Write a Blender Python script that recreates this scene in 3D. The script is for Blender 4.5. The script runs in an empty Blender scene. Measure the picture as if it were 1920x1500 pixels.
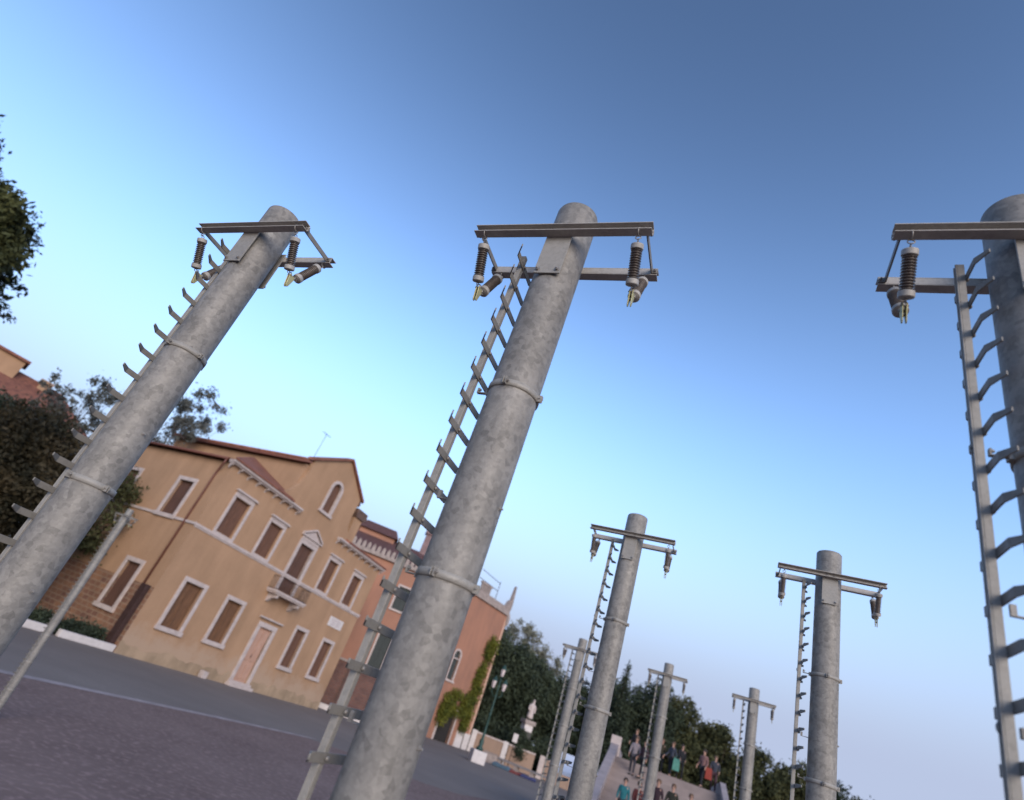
import bpy, bmesh, math, random
import numpy as np
from mathutils import Vector, Matrix, Euler
random.seed(7); rng = np.random.default_rng(7)
S = bpy.context.scene
COL = S.collection
R = math.radians
PI = math.pi

# ------------------------------------------------------------------ frames
H = 3.0                                   # eye height above the square
K = Vector((math.sin(R(-40)), math.cos(R(-40)), 0))
RB = Matrix.Rotation(R(1.5), 4, K)        # the square slopes down gently to the right
A = Vector((-16.21, 37.93, 0)); V = Vector((.4716, .8818, 0)); W = Vector((-.8818, .4716, 0))
YAWF = math.atan2(V.y, V.x)

def place(o, loc, yaw=0.0, tilt=True):
    m = Matrix.Translation(Vector(loc)) @ Matrix.Rotation(yaw, 4, 'Z')
    if tilt: m = RB @ m
    o.matrix_world = m
    return o

# ------------------------------------------------------------------ tagging
def tag(o, label=None, cat=None, group=None, kind=None):
    if label: o['label'] = label
    if cat: o['category'] = cat
    if group: o['group'] = group
    if kind: o['kind'] = kind
    return o
def empty(name, label, cat, group=None):
    o = bpy.data.objects.new(name, None); COL.objects.link(o); o.empty_display_size = .3
    return tag(o, label, cat, group)
def kids(o): return [c for c in bpy.data.objects if c.parent == o]
def copy_tree(o, parent=None):
    c = o.copy(); COL.objects.link(c)
    if parent is not None: c.parent = parent
    for ch in KIDS.get(o.name, []): copy_tree(ch, c)
    return c
KIDS = {}
def build_kids():
    KIDS.clear()
    for o in bpy.data.objects:
        if o.parent: KIDS.setdefault(o.parent.name, []).append(o)

# ------------------------------------------------------------------ materials
MATS = {}
def mat(name, col, rough=.7, metal=0.0, var=.15, scale=4.0, bump=.0, bscale=30.0, spec=.4, kind='noise', col2=None, detail=4, locshift=False):
    if name in MATS: return MATS[name]
    m = bpy.data.materials.new(name); m.use_nodes = True
    nt = m.node_tree; N = nt.nodes; L = nt.links
    b = N['Principled BSDF']; b.inputs['Roughness'].default_value = rough; b.inputs['Metallic'].default_value = metal
    b.inputs['Specular IOR Level'].default_value = spec
    tc = N.new('ShaderNodeTexCoord'); co = tc.outputs['Object']
    if locshift:
        oi = N.new('ShaderNodeObjectInfo'); ad = N.new('ShaderNodeVectorMath'); ad.operation = 'ADD'
        L.new(co, ad.inputs[0]); L.new(oi.outputs['Location'], ad.inputs[1]); co = ad.outputs[0]
    n = N.new('ShaderNodeTexNoise'); n.inputs['Scale'].default_value = scale; n.inputs['Detail'].default_value = detail
    n.inputs['Roughness'].default_value = .6
    L.new(co, n.inputs['Vector'])
    r = N.new('ShaderNodeValToRGB'); e = r.color_ramp.elements
    c = np.array(col); lo = c * (1 - var); hi = np.array(col2) if col2 is not None else c * (1 + var)
    e[0].position = .32; e[1].position = .68
    e[0].color = (*lo, 1); e[1].color = (*hi, 1)
    L.new(n.outputs['Fac'], r.inputs['Fac']); L.new(r.outputs['Color'], b.inputs['Base Color'])
    if bump:
        n2 = N.new('ShaderNodeTexNoise'); n2.inputs['Scale'].default_value = bscale; n2.inputs['Detail'].default_value = 5
        L.new(co, n2.inputs['Vector'])
        bp = N.new('ShaderNodeBump'); bp.inputs['Strength'].default_value = bump; bp.inputs['Distance'].default_value = .02
        L.new(n2.outputs['Fac'], bp.inputs['Height']); L.new(bp.outputs['Normal'], b.inputs['Normal'])
    MATS[name] = m
    m['_b'] = b.name
    return m

def galv(name, base, scale=58.0, lo=.68, hi=1.38):
    m = bpy.data.materials.new(name); m.use_nodes = True
    nt = m.node_tree; N = nt.nodes; L = nt.links; b = N['Principled BSDF']
    tc = N.new('ShaderNodeTexCoord'); oi = N.new('ShaderNodeObjectInfo')
    ad = N.new('ShaderNodeVectorMath'); ad.operation = 'ADD'
    L.new(tc.outputs['Object'], ad.inputs[0]); L.new(oi.outputs['Location'], ad.inputs[1])
    # warp so that the zinc crystals get ragged outlines
    wn = N.new('ShaderNodeTexNoise'); wn.inputs['Scale'].default_value = scale * .9; wn.inputs['Detail'].default_value = 3
    L.new(ad.outputs[0], wn.inputs['Vector'])
    wm = N.new('ShaderNodeVectorMath'); wm.operation = 'SCALE'; wm.inputs['Scale'].default_value = .45 / scale
    L.new(wn.outputs['Color'], wm.inputs[0])
    a2 = N.new('ShaderNodeVectorMath'); a2.operation = 'ADD'; L.new(ad.outputs[0], a2.inputs[0]); L.new(wm.outputs[0], a2.inputs[1])
    v = N.new('ShaderNodeTexVoronoi'); v.inputs['Scale'].default_value = scale; L.new(a2.outputs[0], v.inputs['Vector'])
    sep = N.new('ShaderNodeSeparateColor'); L.new(v.outputs['Color'], sep.inputs[0])
    v2 = N.new('ShaderNodeTexVoronoi'); v2.inputs['Scale'].default_value = scale * 2.1; L.new(a2.outputs[0], v2.inputs['Vector'])
    sep2 = N.new('ShaderNodeSeparateColor'); L.new(v2.outputs['Color'], sep2.inputs[0])
    big = N.new('ShaderNodeTexNoise'); big.inputs['Scale'].default_value = 7; big.inputs['Detail'].default_value = 5; L.new(ad.outputs[0], big.inputs['Vector'])
    def mth(op, x, y):
        q = N.new('ShaderNodeMath'); q.operation = op
        for i, s in enumerate((x, y)):
            if isinstance(s, (int, float)): q.inputs[i].default_value = s
            else: L.new(s, q.inputs[i])
        return q.outputs[0]
    crystal = mth('MULTIPLY', mth('POWER', sep.outputs[0], 1.7), .36)          # some crystals darker
    f = mth('ADD', mth('MULTIPLY', sep2.outputs[1], .20), crystal)
    st_ = N.new('ShaderNodeMapping'); st_.inputs['Scale'].default_value = (26, 26, 1.6); L.new(ad.outputs[0], st_.inputs[0])      # rain runs down the shaft
    sn_ = N.new('ShaderNodeTexNoise'); sn_.inputs['Scale'].default_value = 1; sn_.inputs['Detail'].default_value = 5; L.new(st_.outputs[0], sn_.inputs['Vector'])
    f = mth('ADD', f, mth('MULTIPLY', mth('SUBTRACT', sn_.outputs['Fac'], .5), .55))
    f = mth('SUBTRACT', mth('ADD', mth('MULTIPLY', big.outputs['Fac'], .9), .22), f)
    r = N.new('ShaderNodeValToRGB'); e = r.color_ramp.elements
    c = np.array(base); e[0].position = 0.1; e[1].position = .85
    e[0].color = (*(c * lo), 1); e[1].color = (*(c * hi), 1)
    L.new(f, r.inputs['Fac']); L.new(r.outputs['Color'], b.inputs['Base Color'])
    b.inputs['Metallic'].default_value = .08; b.inputs['Specular IOR Level'].default_value = .3
    rr = mth('ADD', mth('MULTIPLY', sep.outputs[1], .12), .5); L.new(rr, b.inputs['Roughness'])
    bn = N.new('ShaderNodeTexNoise'); bn.inputs['Scale'].default_value = 260; bn.inputs['Detail'].default_value = 4; L.new(ad.outputs[0], bn.inputs['Vector'])
    bp = N.new('ShaderNodeBump'); bp.inputs['Strength'].default_value = .25; bp.inputs['Distance'].default_value = .002
    L.new(bn.outputs['Fac'], bp.inputs['Height']); L.new(bp.outputs['Normal'], b.inputs['Normal'])
    MATS[name] = m
    return m

def planks(name, c1, c2, freq=6.0, axis='X'):
    m = bpy.data.materials.new(name); m.use_nodes = True
    nt = m.node_tree; N = nt.nodes; L = nt.links; b = N['Principled BSDF']; b.inputs['Roughness'].default_value = .8
    tc = N.new('ShaderNodeTexCoord')
    mp = N.new('ShaderNodeMapping'); mp.inputs['Scale'].default_value = (6, 6, .5); L.new(tc.outputs['Object'], mp.inputs[0])
    n = N.new('ShaderNodeTexNoise'); n.inputs['Scale'].default_value = 3; n.inputs['Detail'].default_value = 6; L.new(mp.outputs[0], n.inputs['Vector'])
    r = N.new('ShaderNodeValToRGB'); r.color_ramp.elements[0].position = .3; r.color_ramp.elements[1].position = .7
    r.color_ramp.elements[0].color = (*c1, 1); r.color_ramp.elements[1].color = (*c2, 1); L.new(n.outputs['Fac'], r.inputs[0])
    w = N.new('ShaderNodeTexWave'); w.wave_type = 'BANDS'; w.bands_direction = axis; w.inputs['Scale'].default_value = freq; w.wave_profile = 'SAW'
    L.new(tc.outputs['Object'], w.inputs['Vector'])
    bp = N.new('ShaderNodeBump'); bp.inputs['Strength'].default_value = .6; bp.inputs['Distance'].default_value = .02
    L.new(w.outputs['Fac'], bp.inputs['Height']); L.new(bp.outputs['Normal'], b.inputs['Normal'])
    L.new(r.outputs['Color'], b.inputs['Base Color'])
    MATS[name] = m; return m

def tiles(name, c1, c2, sx=9.0):
    m = bpy.data.materials.new(name); m.use_nodes = True
    nt = m.node_tree; N = nt.nodes; L = nt.links; b = N['Principled BSDF']; b.inputs['Roughness'].default_value = .85
    tc = N.new('ShaderNodeTexCoord')
    n = N.new('ShaderNodeTexNoise'); n.inputs['Scale'].default_value = 2.2; n.inputs['Detail'].default_value = 8; n.inputs['Roughness'].default_value = .75; L.new(tc.outputs['Object'], n.inputs['Vector'])
    r = N.new('ShaderNodeValToRGB'); r.color_ramp.elements[0].position = .3; r.color_ramp.elements[1].position = .7
    r.color_ramp.elements[0].color = (*c1, 1); r.color_ramp.elements[1].color = (*c2, 1); L.new(n.outputs['Fac'], r.inputs[0])
    w = N.new('ShaderNodeTexWave'); w.wave_type = 'BANDS'; w.bands_direction = 'X'; w.inputs['Scale'].default_value = sx / 6.28 * 2
    L.new(tc.outputs['Object'], w.inputs['Vector'])
    bp = N.new('ShaderNodeBump'); bp.inputs['Strength'].default_value = 1; bp.inputs['Distance'].default_value = .08
    L.new(w.outputs['Fac'], bp.inputs['Height']); L.new(bp.outputs['Normal'], b.inputs['Normal'])
    L.new(r.outputs['Color'], b.inputs['Base Color'])
    MATS[name] = m; return m

def bricks(name, c1, c2, mortar, scale=1.0, bw=.5, bh=.25):
    m = bpy.data.materials.new(name); m.use_nodes = True
    nt = m.node_tree; N = nt.nodes; L = nt.links; b = N['Principled BSDF']; b.inputs['Roughness'].default_value = .9
    tc = N.new('ShaderNodeTexCoord'); sp = N.new('ShaderNodeSeparateXYZ'); L.new(tc.outputs['Object'], sp.inputs[0]); ax = N.new('ShaderNodeMath'); L.new(sp.outputs[0], ax.inputs[0]); L.new(sp.outputs[1], ax.inputs[1])
    mp = N.new('ShaderNodeCombineXYZ'); L.new(ax.outputs[0], mp.inputs[0]); L.new(sp.outputs[2], mp.inputs[1])
    k = N.new('ShaderNodeTexBrick'); k.inputs['Scale'].default_value = scale; k.inputs['Brick Width'].default_value = bw; k.inputs['Row Height'].default_value = bh
    k.inputs['Mortar Size'].default_value = .03; k.inputs['Color1'].default_value = (*c1, 1); k.inputs['Color2'].default_value = (*c2, 1); k.inputs['Mortar'].default_value = (*mortar, 1)
    L.new(mp.outputs[0], k.inputs['Vector'])
    n = N.new('ShaderNodeTexNoise'); n.inputs['Scale'].default_value = 1.2; n.inputs['Detail'].default_value = 6; L.new(tc.outputs['Object'], n.inputs['Vector'])
    mx = N.new('ShaderNodeMix'); mx.data_type = 'RGBA'; mx.blend_type = 'OVERLAY'; mx.inputs['Factor'].default_value = .5
    L.new(k.outputs['Color'], mx.inputs['A']); L.new(n.outputs['Fac'], mx.inputs['B']); L.new(mx.outputs['Result'], b.inputs['Base Color'])
    bp = N.new('ShaderNodeBump'); bp.inputs['Strength'].default_value = .7; bp.inputs['Distance'].default_value = .03; bp.invert = True
    L.new(k.outputs['Fac'], bp.inputs['Height']); L.new(bp.outputs['Normal'], b.inputs['Normal'])
    MATS[name] = m; return m

def stucco(name, col, stain, scale=.35, amt=.5, damp=None):
    """plaster with long rain streaks and blotches"""
    m = bpy.data.materials.new(name); m.use_nodes = True
    nt = m.node_tree; N = nt.nodes; L = nt.links; b = N['Principled BSDF']; b.inputs['Roughness'].default_value = .92; b.inputs['Specular IOR Level'].default_value = .2
    tc = N.new('ShaderNodeTexCoord')
    n = N.new('ShaderNodeTexNoise'); n.inputs['Scale'].default_value = scale; n.inputs['Detail'].default_value = 8; n.inputs['Roughness'].default_value = .65; L.new(tc.outputs['Object'], n.inputs['Vector'])
    mp = N.new('ShaderNodeMapping'); mp.inputs['Scale'].default_value = (.9, .9, .22); L.new(tc.outputs['Object'], mp.inputs[0])
    n2 = N.new('ShaderNodeTexNoise'); n2.inputs['Scale'].default_value = 1.1; n2.inputs['Detail'].default_value = 7; L.new(mp.outputs[0], n2.inputs['Vector'])
    mul = N.new('ShaderNodeMath'); mul.operation = 'ADD'; L.new(n.outputs['Fac'], mul.inputs[0]); L.new(n2.outputs['Fac'], mul.inputs[1])
    r = N.new('ShaderNodeValToRGB'); e = r.color_ramp.elements; e[0].position = .38; e[1].position = .6
    mh = N.new('ShaderNodeMath'); mh.operation = 'MULTIPLY'; mh.inputs[1].default_value = .5; L.new(mul.outputs[0], mh.inputs[0])
    c = np.array(col); s = np.array(stain); e[0].color = (*(c * (1 - amt) + s * amt), 1); e[1].color = (*c, 1)
    L.new(mh.outputs[0], r.inputs[0]); L.new(r.outputs['Color'], b.inputs['Base Color'])
    if damp:            # rising damp and patched plaster near the foot of the wall
        sz = N.new('ShaderNodeSeparateXYZ'); L.new(tc.outputs['Object'], sz.inputs[0])
        zr = N.new('ShaderNodeMapRange'); zr.inputs['From Min'].default_value = .3; zr.inputs['From Max'].default_value = 3.2; zr.inputs['To Min'].default_value = .62; zr.inputs['To Max'].default_value = -.1; L.new(sz.outputs['Z'], zr.inputs['Value'])
        np_ = N.new('ShaderNodeTexNoise'); np_.inputs['Scale'].default_value = .7; np_.inputs['Detail'].default_value = 9; np_.inputs['Roughness'].default_value = .7; L.new(tc.outputs['Object'], np_.inputs['Vector'])
        sm = N.new('ShaderNodeMath'); sm.operation = 'ADD'; L.new(zr.outputs['Result'], sm.inputs[0]); L.new(np_.outputs['Fac'], sm.inputs[1])
        r5 = N.new('ShaderNodeMapRange'); r5.inputs['From Min'].default_value = .72; r5.inputs['From Max'].default_value = .98; r5.inputs['To Max'].default_value = .75; L.new(sm.outputs[0], r5.inputs['Value'])
        m5 = N.new('ShaderNodeMix'); m5.data_type = 'RGBA'; L.new(r5.outputs['Result'], m5.inputs['Factor']); L.new(r.outputs['Color'], m5.inputs['A']); m5.inputs['B'].default_value = (*damp, 1)
        # grey mould patches under cornices and on the gable shoulders
        nm_ = N.new('ShaderNodeTexNoise'); nm_.inputs['Scale'].default_value = .9; nm_.inputs['Detail'].default_value = 10; nm_.inputs['Roughness'].default_value = .8; L.new(tc.outputs['Object'], nm_.inputs['Vector'])
        r6 = N.new('ShaderNodeMapRange'); r6.inputs['From Min'].default_value = .60; r6.inputs['From Max'].default_value = .74; r6.inputs['To Max'].default_value = .5; L.new(nm_.outputs['Fac'], r6.inputs['Value'])
        m6 = N.new('ShaderNodeMix'); m6.data_type = 'RGBA'; L.new(r6.outputs['Result'], m6.inputs['Factor']); L.new(m5.outputs['Result'], m6.inputs['A']); m6.inputs['B'].default_value = (.17, .13, .09, 1)
        L.new(m6.outputs['Result'], b.inputs['Base Color'])
    n3 = N.new('ShaderNodeTexNoise'); n3.inputs['Scale'].default_value = 5; n3.inputs['Detail'].default_value = 6; L.new(tc.outputs['Object'], n3.inputs['Vector'])
    bp = N.new('ShaderNodeBump'); bp.inputs['Strength'].default_value = .25; bp.inputs['Distance'].default_value = .05
    L.new(n3.outputs['Fac'], bp.inputs['Height']); L.new(bp.outputs['Normal'], b.inputs['Normal'])
    MATS[name] = m; return m

def leafmat(name, c1, c2, scale=1.0):
    m = mat(name, c1, rough=.75, var=0, col2=c2, scale=scale, detail=3, spec=.2, locshift=True)
    r = [n for n in m.node_tree.nodes if n.type == 'VALTORGB'][0]
    r.color_ramp.elements[0].color = (*c1, 1)
    return m

GALV = galv('galvanised_steel', (.186, .174, .158))
STEEL = galv('zinc_plate', (.25, .235, .212), scale=90, lo=.85, hi=1.12)
STEEL_L = galv('bounce_lit_zinc', (.36, .335, .305), scale=90, lo=.85, hi=1.12)  # lighter zinc copy, ground bounce under the crossarms put into its colour
STEEL_D = galv('dull_zinc', (.175, .165, .15), scale=90, lo=.85, hi=1.12)
HARD = mat('bolt_steel', (.24, .225, .21), rough=.5, metal=.3, scale=60)
CER = mat('glazed_insulator', (.10, .082, .072), rough=.35, var=.2, scale=40, spec=.5)
CAP = mat('insulator_cap', (.30, .285, .265), rough=.6, metal=.1, scale=50)
BRASS = mat('weathered_brass', (.36, .33, .17), rough=.5, metal=.35, scale=60)
OCHRE = stucco('ochre_plaster', (.345, .214, .130), (.230, .142, .085), amt=.6, damp=(.345, .25, .18))
PINK = stucco('pink_plaster', (.30, .150, .10), (.19, .105, .078), scale=.2, amt=.6)
STONE = mat('pale_stone', (.40, .335, .31), rough=.8, var=.14, scale=2.5, bump=.2, bscale=12)
STONE_G = mat('grey_stone', (.25, .205, .185), rough=.85, var=.25, scale=2.5, bump=.3, bscale=12)
PLINTH = stucco('stained_plinth', (.34, .245, .165), (.20, .145, .095), scale=.9, amt=.9)
SHUT = planks('shutter_wood', (.075, .034, .020), (.13, .060, .036), 3.2)
SHUT_D = planks('dark_shutter_wood', (.055, .026, .018), (.10, .045, .028), 3.2)
SHUT_O = planks('warm_shutter_wood', (.065, .030, .014), (.155, .072, .032), 3.2)
DOORM = planks('door_wood', (.30, .17, .12), (.42, .26, .19), 2.4)
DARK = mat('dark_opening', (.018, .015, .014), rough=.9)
IRON = mat('wrought_iron', (.055, .03, .026), rough=.6, metal=.3)
PIPE = mat('rusty_downpipe', (.12, .045, .032), rough=.6)
TILE = tiles('terracotta_tiles', (.13, .045, .032), (.38, .15, .09))
TILE_D = tiles('dark_tiles', (.085, .04, .038), (.17, .075, .065))
BRICK = bricks('rubble_brick', (.20, .10, .055), (.125, .06, .04), (.22, .15, .10), 1.0, .55, .3)
BRICK_R = bricks('old_wall_brick', (.13, .06, .045), (.09, .042, .036), (.10, .065, .055), 1.0, .5, .22)
TRUNK = mat('bark', (.06, .045, .035), rough=.95, var=.35, scale=6, bump=.6, bscale=20)
WHITE = mat('white_stone', (.50, .455, .435), rough=.8, var=.08, scale=3)
GREENI = mat('green_iron', (.018, .05, .042), rough=.5, metal=.3)
GLASS = mat('milky_lantern_glass', (.55, .46, .45), rough=.3, var=.1, scale=5)
GSH = planks('green_shutter', (.022, .028, .028), (.04, .048, .046), 3)

# ------------------------------------------------------------------ mesh builder
class MB:
    def __init__(s): s.v = []; s.f = []; s.smooth = []
    def add(s, vs, fs, smooth=False, M=None):
        o = len(s.v)
        s.v += [tuple(M @ Vector(v)) if M is not None else tuple(v) for v in vs]
        s.f += [tuple(i + o for i in f) for f in fs]; s.smooth += [smooth] * len(fs); return s
    def box(s, x0, x1, y0, y1, z0, z1, M=None):
        vs = [(x, y, z) for z in (z0, z1) for y in (y0, y1) for x in (x0, x1)]
        return s.add(vs, [(0, 2, 3, 1), (4, 5, 7, 6), (0, 1, 5, 4), (2, 6, 7, 3), (0, 4, 6, 2), (1, 3, 7, 5)], M=M)
    def prism(s, pts, a, b, plane='XZ', M=None):
        """polygon pts extruded from a to b on the remaining axis"""
        n = len(pts)
        def p(q, t): return (q[0], t, q[1]) if plane == 'XZ' else ((t, q[0], q[1]) if plane == 'YZ' else (q[0], q[1], t))
        vs = [p(q, a) for q in pts] + [p(q, b) for q in pts]
        fs = [tuple(range(n))[::-1], tuple(range(n, 2 * n))] + [(i, (i + 1) % n, n + (i + 1) % n, n + i) for i in range(n)]
        return s.add(vs, fs, M=M)
    def tube(s, pts, rad, n=8, caps=True, smooth=True, M=None):
        pts = [Vector(p) for p in pts]; rad = rad if isinstance(rad, (list, tuple)) else [rad] * len(pts)
        vs = []; up = None
        for i, p in enumerate(pts):
            t = (pts[min(i + 1, len(pts) - 1)] - pts[max(i - 1, 0)]).normalized()
            if up is None: up = Vector((0, 0, 1)) if abs(t.z) < .9 else Vector((1, 0, 0))
            a = t.cross(up); a = a.normalized() if a.length > 1e-6 else t.orthogonal().normalized()
            b = t.cross(a).normalized(); up = -b if False else up
            for k in range(n):
                c = 2 * PI * k / n; vs.append(p + (a * math.cos(c) + b * math.sin(c)) * rad[i])
        fs = [(i * n + k, i * n + (k + 1) % n, (i + 1) * n + (k + 1) % n, (i + 1) * n + k) for i in range(len(pts) - 1) for k in range(n)]
        s.add(vs, fs, smooth, M)
        if caps:
            o = len(s.v) - len(vs)
            s.f += [tuple(o + k for k in range(n)), tuple(o + (len(pts) - 1) * n + k for k in range(n))[::-1]]; s.smooth += [False, False]
        return s
    def lathe(s, prof, n=24, M=None, smooth=True, caps=True):
        vs = [(r * math.cos(2 * PI * k / n), r * math.sin(2 * PI * k / n), z) for r, z in prof for k in range(n)]
        fs = [(i * n + k, i * n + (k + 1) % n, (i + 1) * n + (k + 1) % n, (i + 1) * n + k) for i in range(len(prof) - 1) for k in range(n)]
        if caps: fs += [tuple(range(n))[::-1], tuple((len(prof) - 1) * n + k for k in range(n))]
        return s.add(vs, fs, smooth, M)
    def torus(s, r, t, M, n=14, m=6, a0=0, a1=2 * PI):
        full = abs(a1 - a0 - 2 * PI) < 1e-6; cnt = n if full else n + 1
        vs = []
        for i in range(cnt):
            a = a0 + (a1 - a0) * i / n
            for j in range(m):
                b = 2 * PI * j / m; q = r + t * math.cos(b); vs.append((q * math.cos(a), q * math.sin(a), t * math.sin(b)))
        fs = [(i * m + j, ((i + 1) % cnt) * m + j, ((i + 1) % cnt) * m + (j + 1) % m, i * m + (j + 1) % m) for i in range(cnt if full else cnt - 1) for j in range(m)]
        return s.add(vs, fs, True, M)
    def hexbolt(s, M, r=.006, h=.005, shaft=0):
        """hex head on a washer, pointing along local +Z"""
        s.lathe([(r * 1.45, 0), (r * 1.45, .0012)], 14, M, False)
        vs = [(r * math.cos(PI / 3 * k), r * math.sin(PI / 3 * k), z) for z in (.0012, h) for k in range(6)]
        s.add(vs, [tuple(range(6, 12))] + [(k, (k + 1) % 6, 6 + (k + 1) % 6, 6 + k) for k in range(6)], False, M)
        s.lathe([(r * .55, h), (r * .5, h + .0025 + shaft)], 10, M, True)
        return s
    def build(s, name, m, parent=None, bevel=0, segs=2, smooth_angle=None):
        me = bpy.data.meshes.new(name); me.from_pydata([tuple(v) for v in s.v], [], s.f)
        me.polygons.foreach_set('use_smooth', s.smooth); me.update()
        if bevel:
            bm = bmesh.new(); bm.from_mesh(me); bmesh.ops.recalc_face_normals(bm, faces=bm.faces)
            ed = [e for e in bm.edges if len(e.link_faces) == 2 and e.calc_face_angle(0) > .6]
            bmesh.ops.bevel(bm, geom=ed, offset=bevel, segments=segs, affect='EDGES', profile=.6, clamp_overlap=True)
            bm.to_mesh(me); bm.free()
        else:
            bm = bmesh.new(); bm.from_mesh(me); bmesh.ops.recalc_face_normals(bm, faces=bm.faces); bm.to_mesh(me); bm.free()
        me.materials.append(m)
        o = bpy.data.objects.new(name, me); COL.objects.link(o)
        if parent is not None: o.parent = parent
        return o
def T(x, y, z): return Matrix.Translation((x, y, z))
def Rx(a): return Matrix.Rotation(a, 4, 'X')
def Ry(a): return Matrix.Rotation(a, 4, 'Y')
def Rz(a): return Matrix.Rotation(a, 4, 'Z')
def box_obj(name, m, parent, *dims, bevel=0): return MB().box(*dims).build(name, m, parent, bevel)

# ------------------------------------------------------------------ the utility pole
RP = .074
LABELS = {
 1: 'thick grey steel pole leaning steeply at the left, its crossarm over the ochre house',
 2: 'big galvanised steel pole in the middle, standing before the pink tower',
 3: 'tall steel pole cut off by the right edge, ladder rail to its left',
 4: 'middle distance steel pole right of the big centre pole, in front of the dark trees',
 5: 'middle distance steel pole at the right against open sky, rising almost straight',
 6: 'small far steel pole just left of the middle distance pole, half hidden by its ladder',
 7: 'small far steel pole between the two middle distance poles, before the wooded bank',
 8: 'small far steel pole just left of the upright middle distance pole at the right',
 9: 'thin far steel pole in front of the side wall of the ochre house'}
POS = {1: (-2.013, 1.265), 2: (-.653, 1.304), 3: (.594, 1.326), 4: (-.721, 4.089), 5: (.549, 4.117), 6: (-2.262, 10.174), 7: (-.835, 10.221), 8: (.436, 10.286), 9: (-13.71, 9.828)}
AZP = R(-26.604)
def make_pole():
    t = empty('utility_pole', 'x', 'utility pole', 'steel utility poles on a grid')
    top = H + 1.578
    m = MB()
    prof = [(RP, -.35)] + [(RP, z) for z in np.linspace(0, top - .012, 12)] + [(RP - .002, top - .006), (RP - .006, top - .0015), (RP - .012, top), (.001, top + .002)]
    m.lathe(prof, 64); m.build('pole_shaft', GALV, t)
    MB().lathe([(RP + .02, -.35), (RP + .02, .03), (RP + .015, .04), (RP + .001, .045)], 40, caps=False).build('base_collar', STONE_G, t)
    # two C channels, open outwards, front and back of the shaft
    L2 = .306; zt = H + 1.4143; zb = H + 1.3845; tk = .0032
    for s in (-1, 1):
        m = MB()
        yw, yo = .0825 * s, .1148 * s
        a, b = sorted((yw, yw + s * tk)); m.box(-L2, L2, a, b, zb + tk, zt - tk)
        a, b = sorted((yw, yo)); m.box(-L2, L2, a, b, zt - tk, zt); m.box(-L2, L2, a, b, zb, zb + tk)
        arm = m.build('crossarm', STEEL_L, t, bevel=.0006, segs=1)
        # mounting plate with four bolts
        a, b = sorted((.0765 * s, .0822 * s))
        pl = MB().box(-.044, .044, a, a + (b - a), H + 1.222, H + 1.425).build('mounting_plate', STEEL, t, bevel=.0012)
        for bx in (-.033, .033):
            for bz in (1.238,):
                MB().hexbolt(T(bx, .0822 * s, H + bz) @ Rx(R(90) if s < 0 else R(-90)), .0066, .0065).build('bolt', HARD, pl)
                # through rod towards the shaft
        for bx in (-.02, .02):
            MB().hexbolt(T(bx, (.0825 + tk) * s, H + 1.40) @ Rx(R(90) if s < 0 else R(-90)), .0055, .005).build('bolt', HARD, arm)
    # tie bars at both ends of the crossarms
    for s in (-1, 1):
        m = MB(); x = .288 * s; zc = H + 1.3985
        m.box(x - .0022, x + .0022, -.0805, .0805, zc - .010, zc + .010)
        for q in (-1, 1):
            a, b = sorted((.0782 * q, .0818 * q)); c, d = sorted((x, x + .019 * s))
            m.box(c, d, a, b, zc - .0098, zc + .0098)
        tb = m.build('tie_bar', STEEL_D, t, bevel=.0007, segs=1)
        for q in (-1, 1):
            MB().hexbolt(T(x + .0115 * s, .0782 * q, zc) @ Rx(R(90) if q > 0 else R(-90)), .0052, .0055).build('nut', HARD, tb)
            MB().hexbolt(T(x + .0115 * s, .0858 * q, zc) @ Rx(R(-90) if q > 0 else R(90)), .0052, .0055).build('nut', HARD, tb)
    # V strings of ribbed insulators
    for s in (-1, 1):
        for q in (-1, 1):
            P0 = Vector((.266 * s, .0805 * q, H + 1.349)); P1 = Vector((.266 * s, .0265 * q, H + 1.231))
            d = (P1 - P0); ln = d.length; M = T(*P0) @ d.to_track_quat('Z', 'Y').to_matrix().to_4x4()
            prof = []
            n = 12; z0 = .016; z1 = ln - .016; st = (z1 - z0) / n
            for i in range(n):
                z = z0 + i * st
                prof += [(.0128, z), (.0128, z + st * .30), (.0176, z + st * .52), (.0182, z + st * .62), (.0170, z + st * .72), (.0128, z + st * .85)]
            prof.append((.0128, z1))
            ins = MB().lathe(prof, 24, M).build('insulator', CER, t)
            for za, zc in ((0, z0), (ln, z1)):
                g = 1 if zc > za else -1; m = MB()
                m.lathe([(.009, za - g * .004), (.0185, za - g * .001), (.0198, za + g * .001), (.0198, zc - g * .0015), (.0188, zc), (.012, zc + g * .0005)], 32, M, False); m.build('end_cap', CAP, ins)
            # hooks: ring through the flange, link, eye of the cap
            m = MB()
            hx, hy = .266 * s, .1025 * q
            m.torus(.0125, .0021, T(hx, hy - .003 * q, zb + .0005) @ Ry(R(90)) , 18, 7)
            e = P0 - d.normalized() * .010
            m.torus(.0085, .0017, T(hx, (hy + e.y) / 2 - .001 * q, (zb - .016 + e.z) / 2 + .004) @ Rx(R(80)), 16, 6)
            m.torus(.0055, .0017, T(*e) @ Ry(R(90)), 14, 6)
            m.tube([P0 - d.normalized() * .006, P0 + d.normalized() * .002], .004, 8); m.build('shackle', HARD, ins); m = MB()
            e2 = P1 + d.normalized() * .009
            m.torus(.0055, .0017, T(*e2) @ Ry(R(90)), 14, 6)
            e3 = (e2 + Vector((.266 * s, 0, H + 1.221))) / 2
            m.torus(.0075, .0016, T(*e3) @ Rx(R(75 * q)) @ Rz(0), 14, 6)
            m.tube([P1 - d.normalized() * .002, P1 + d.normalized() * .006], .004, 8)
            m.build('shackle', HARD, ins)
        m = MB(); x = .266 * s
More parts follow.
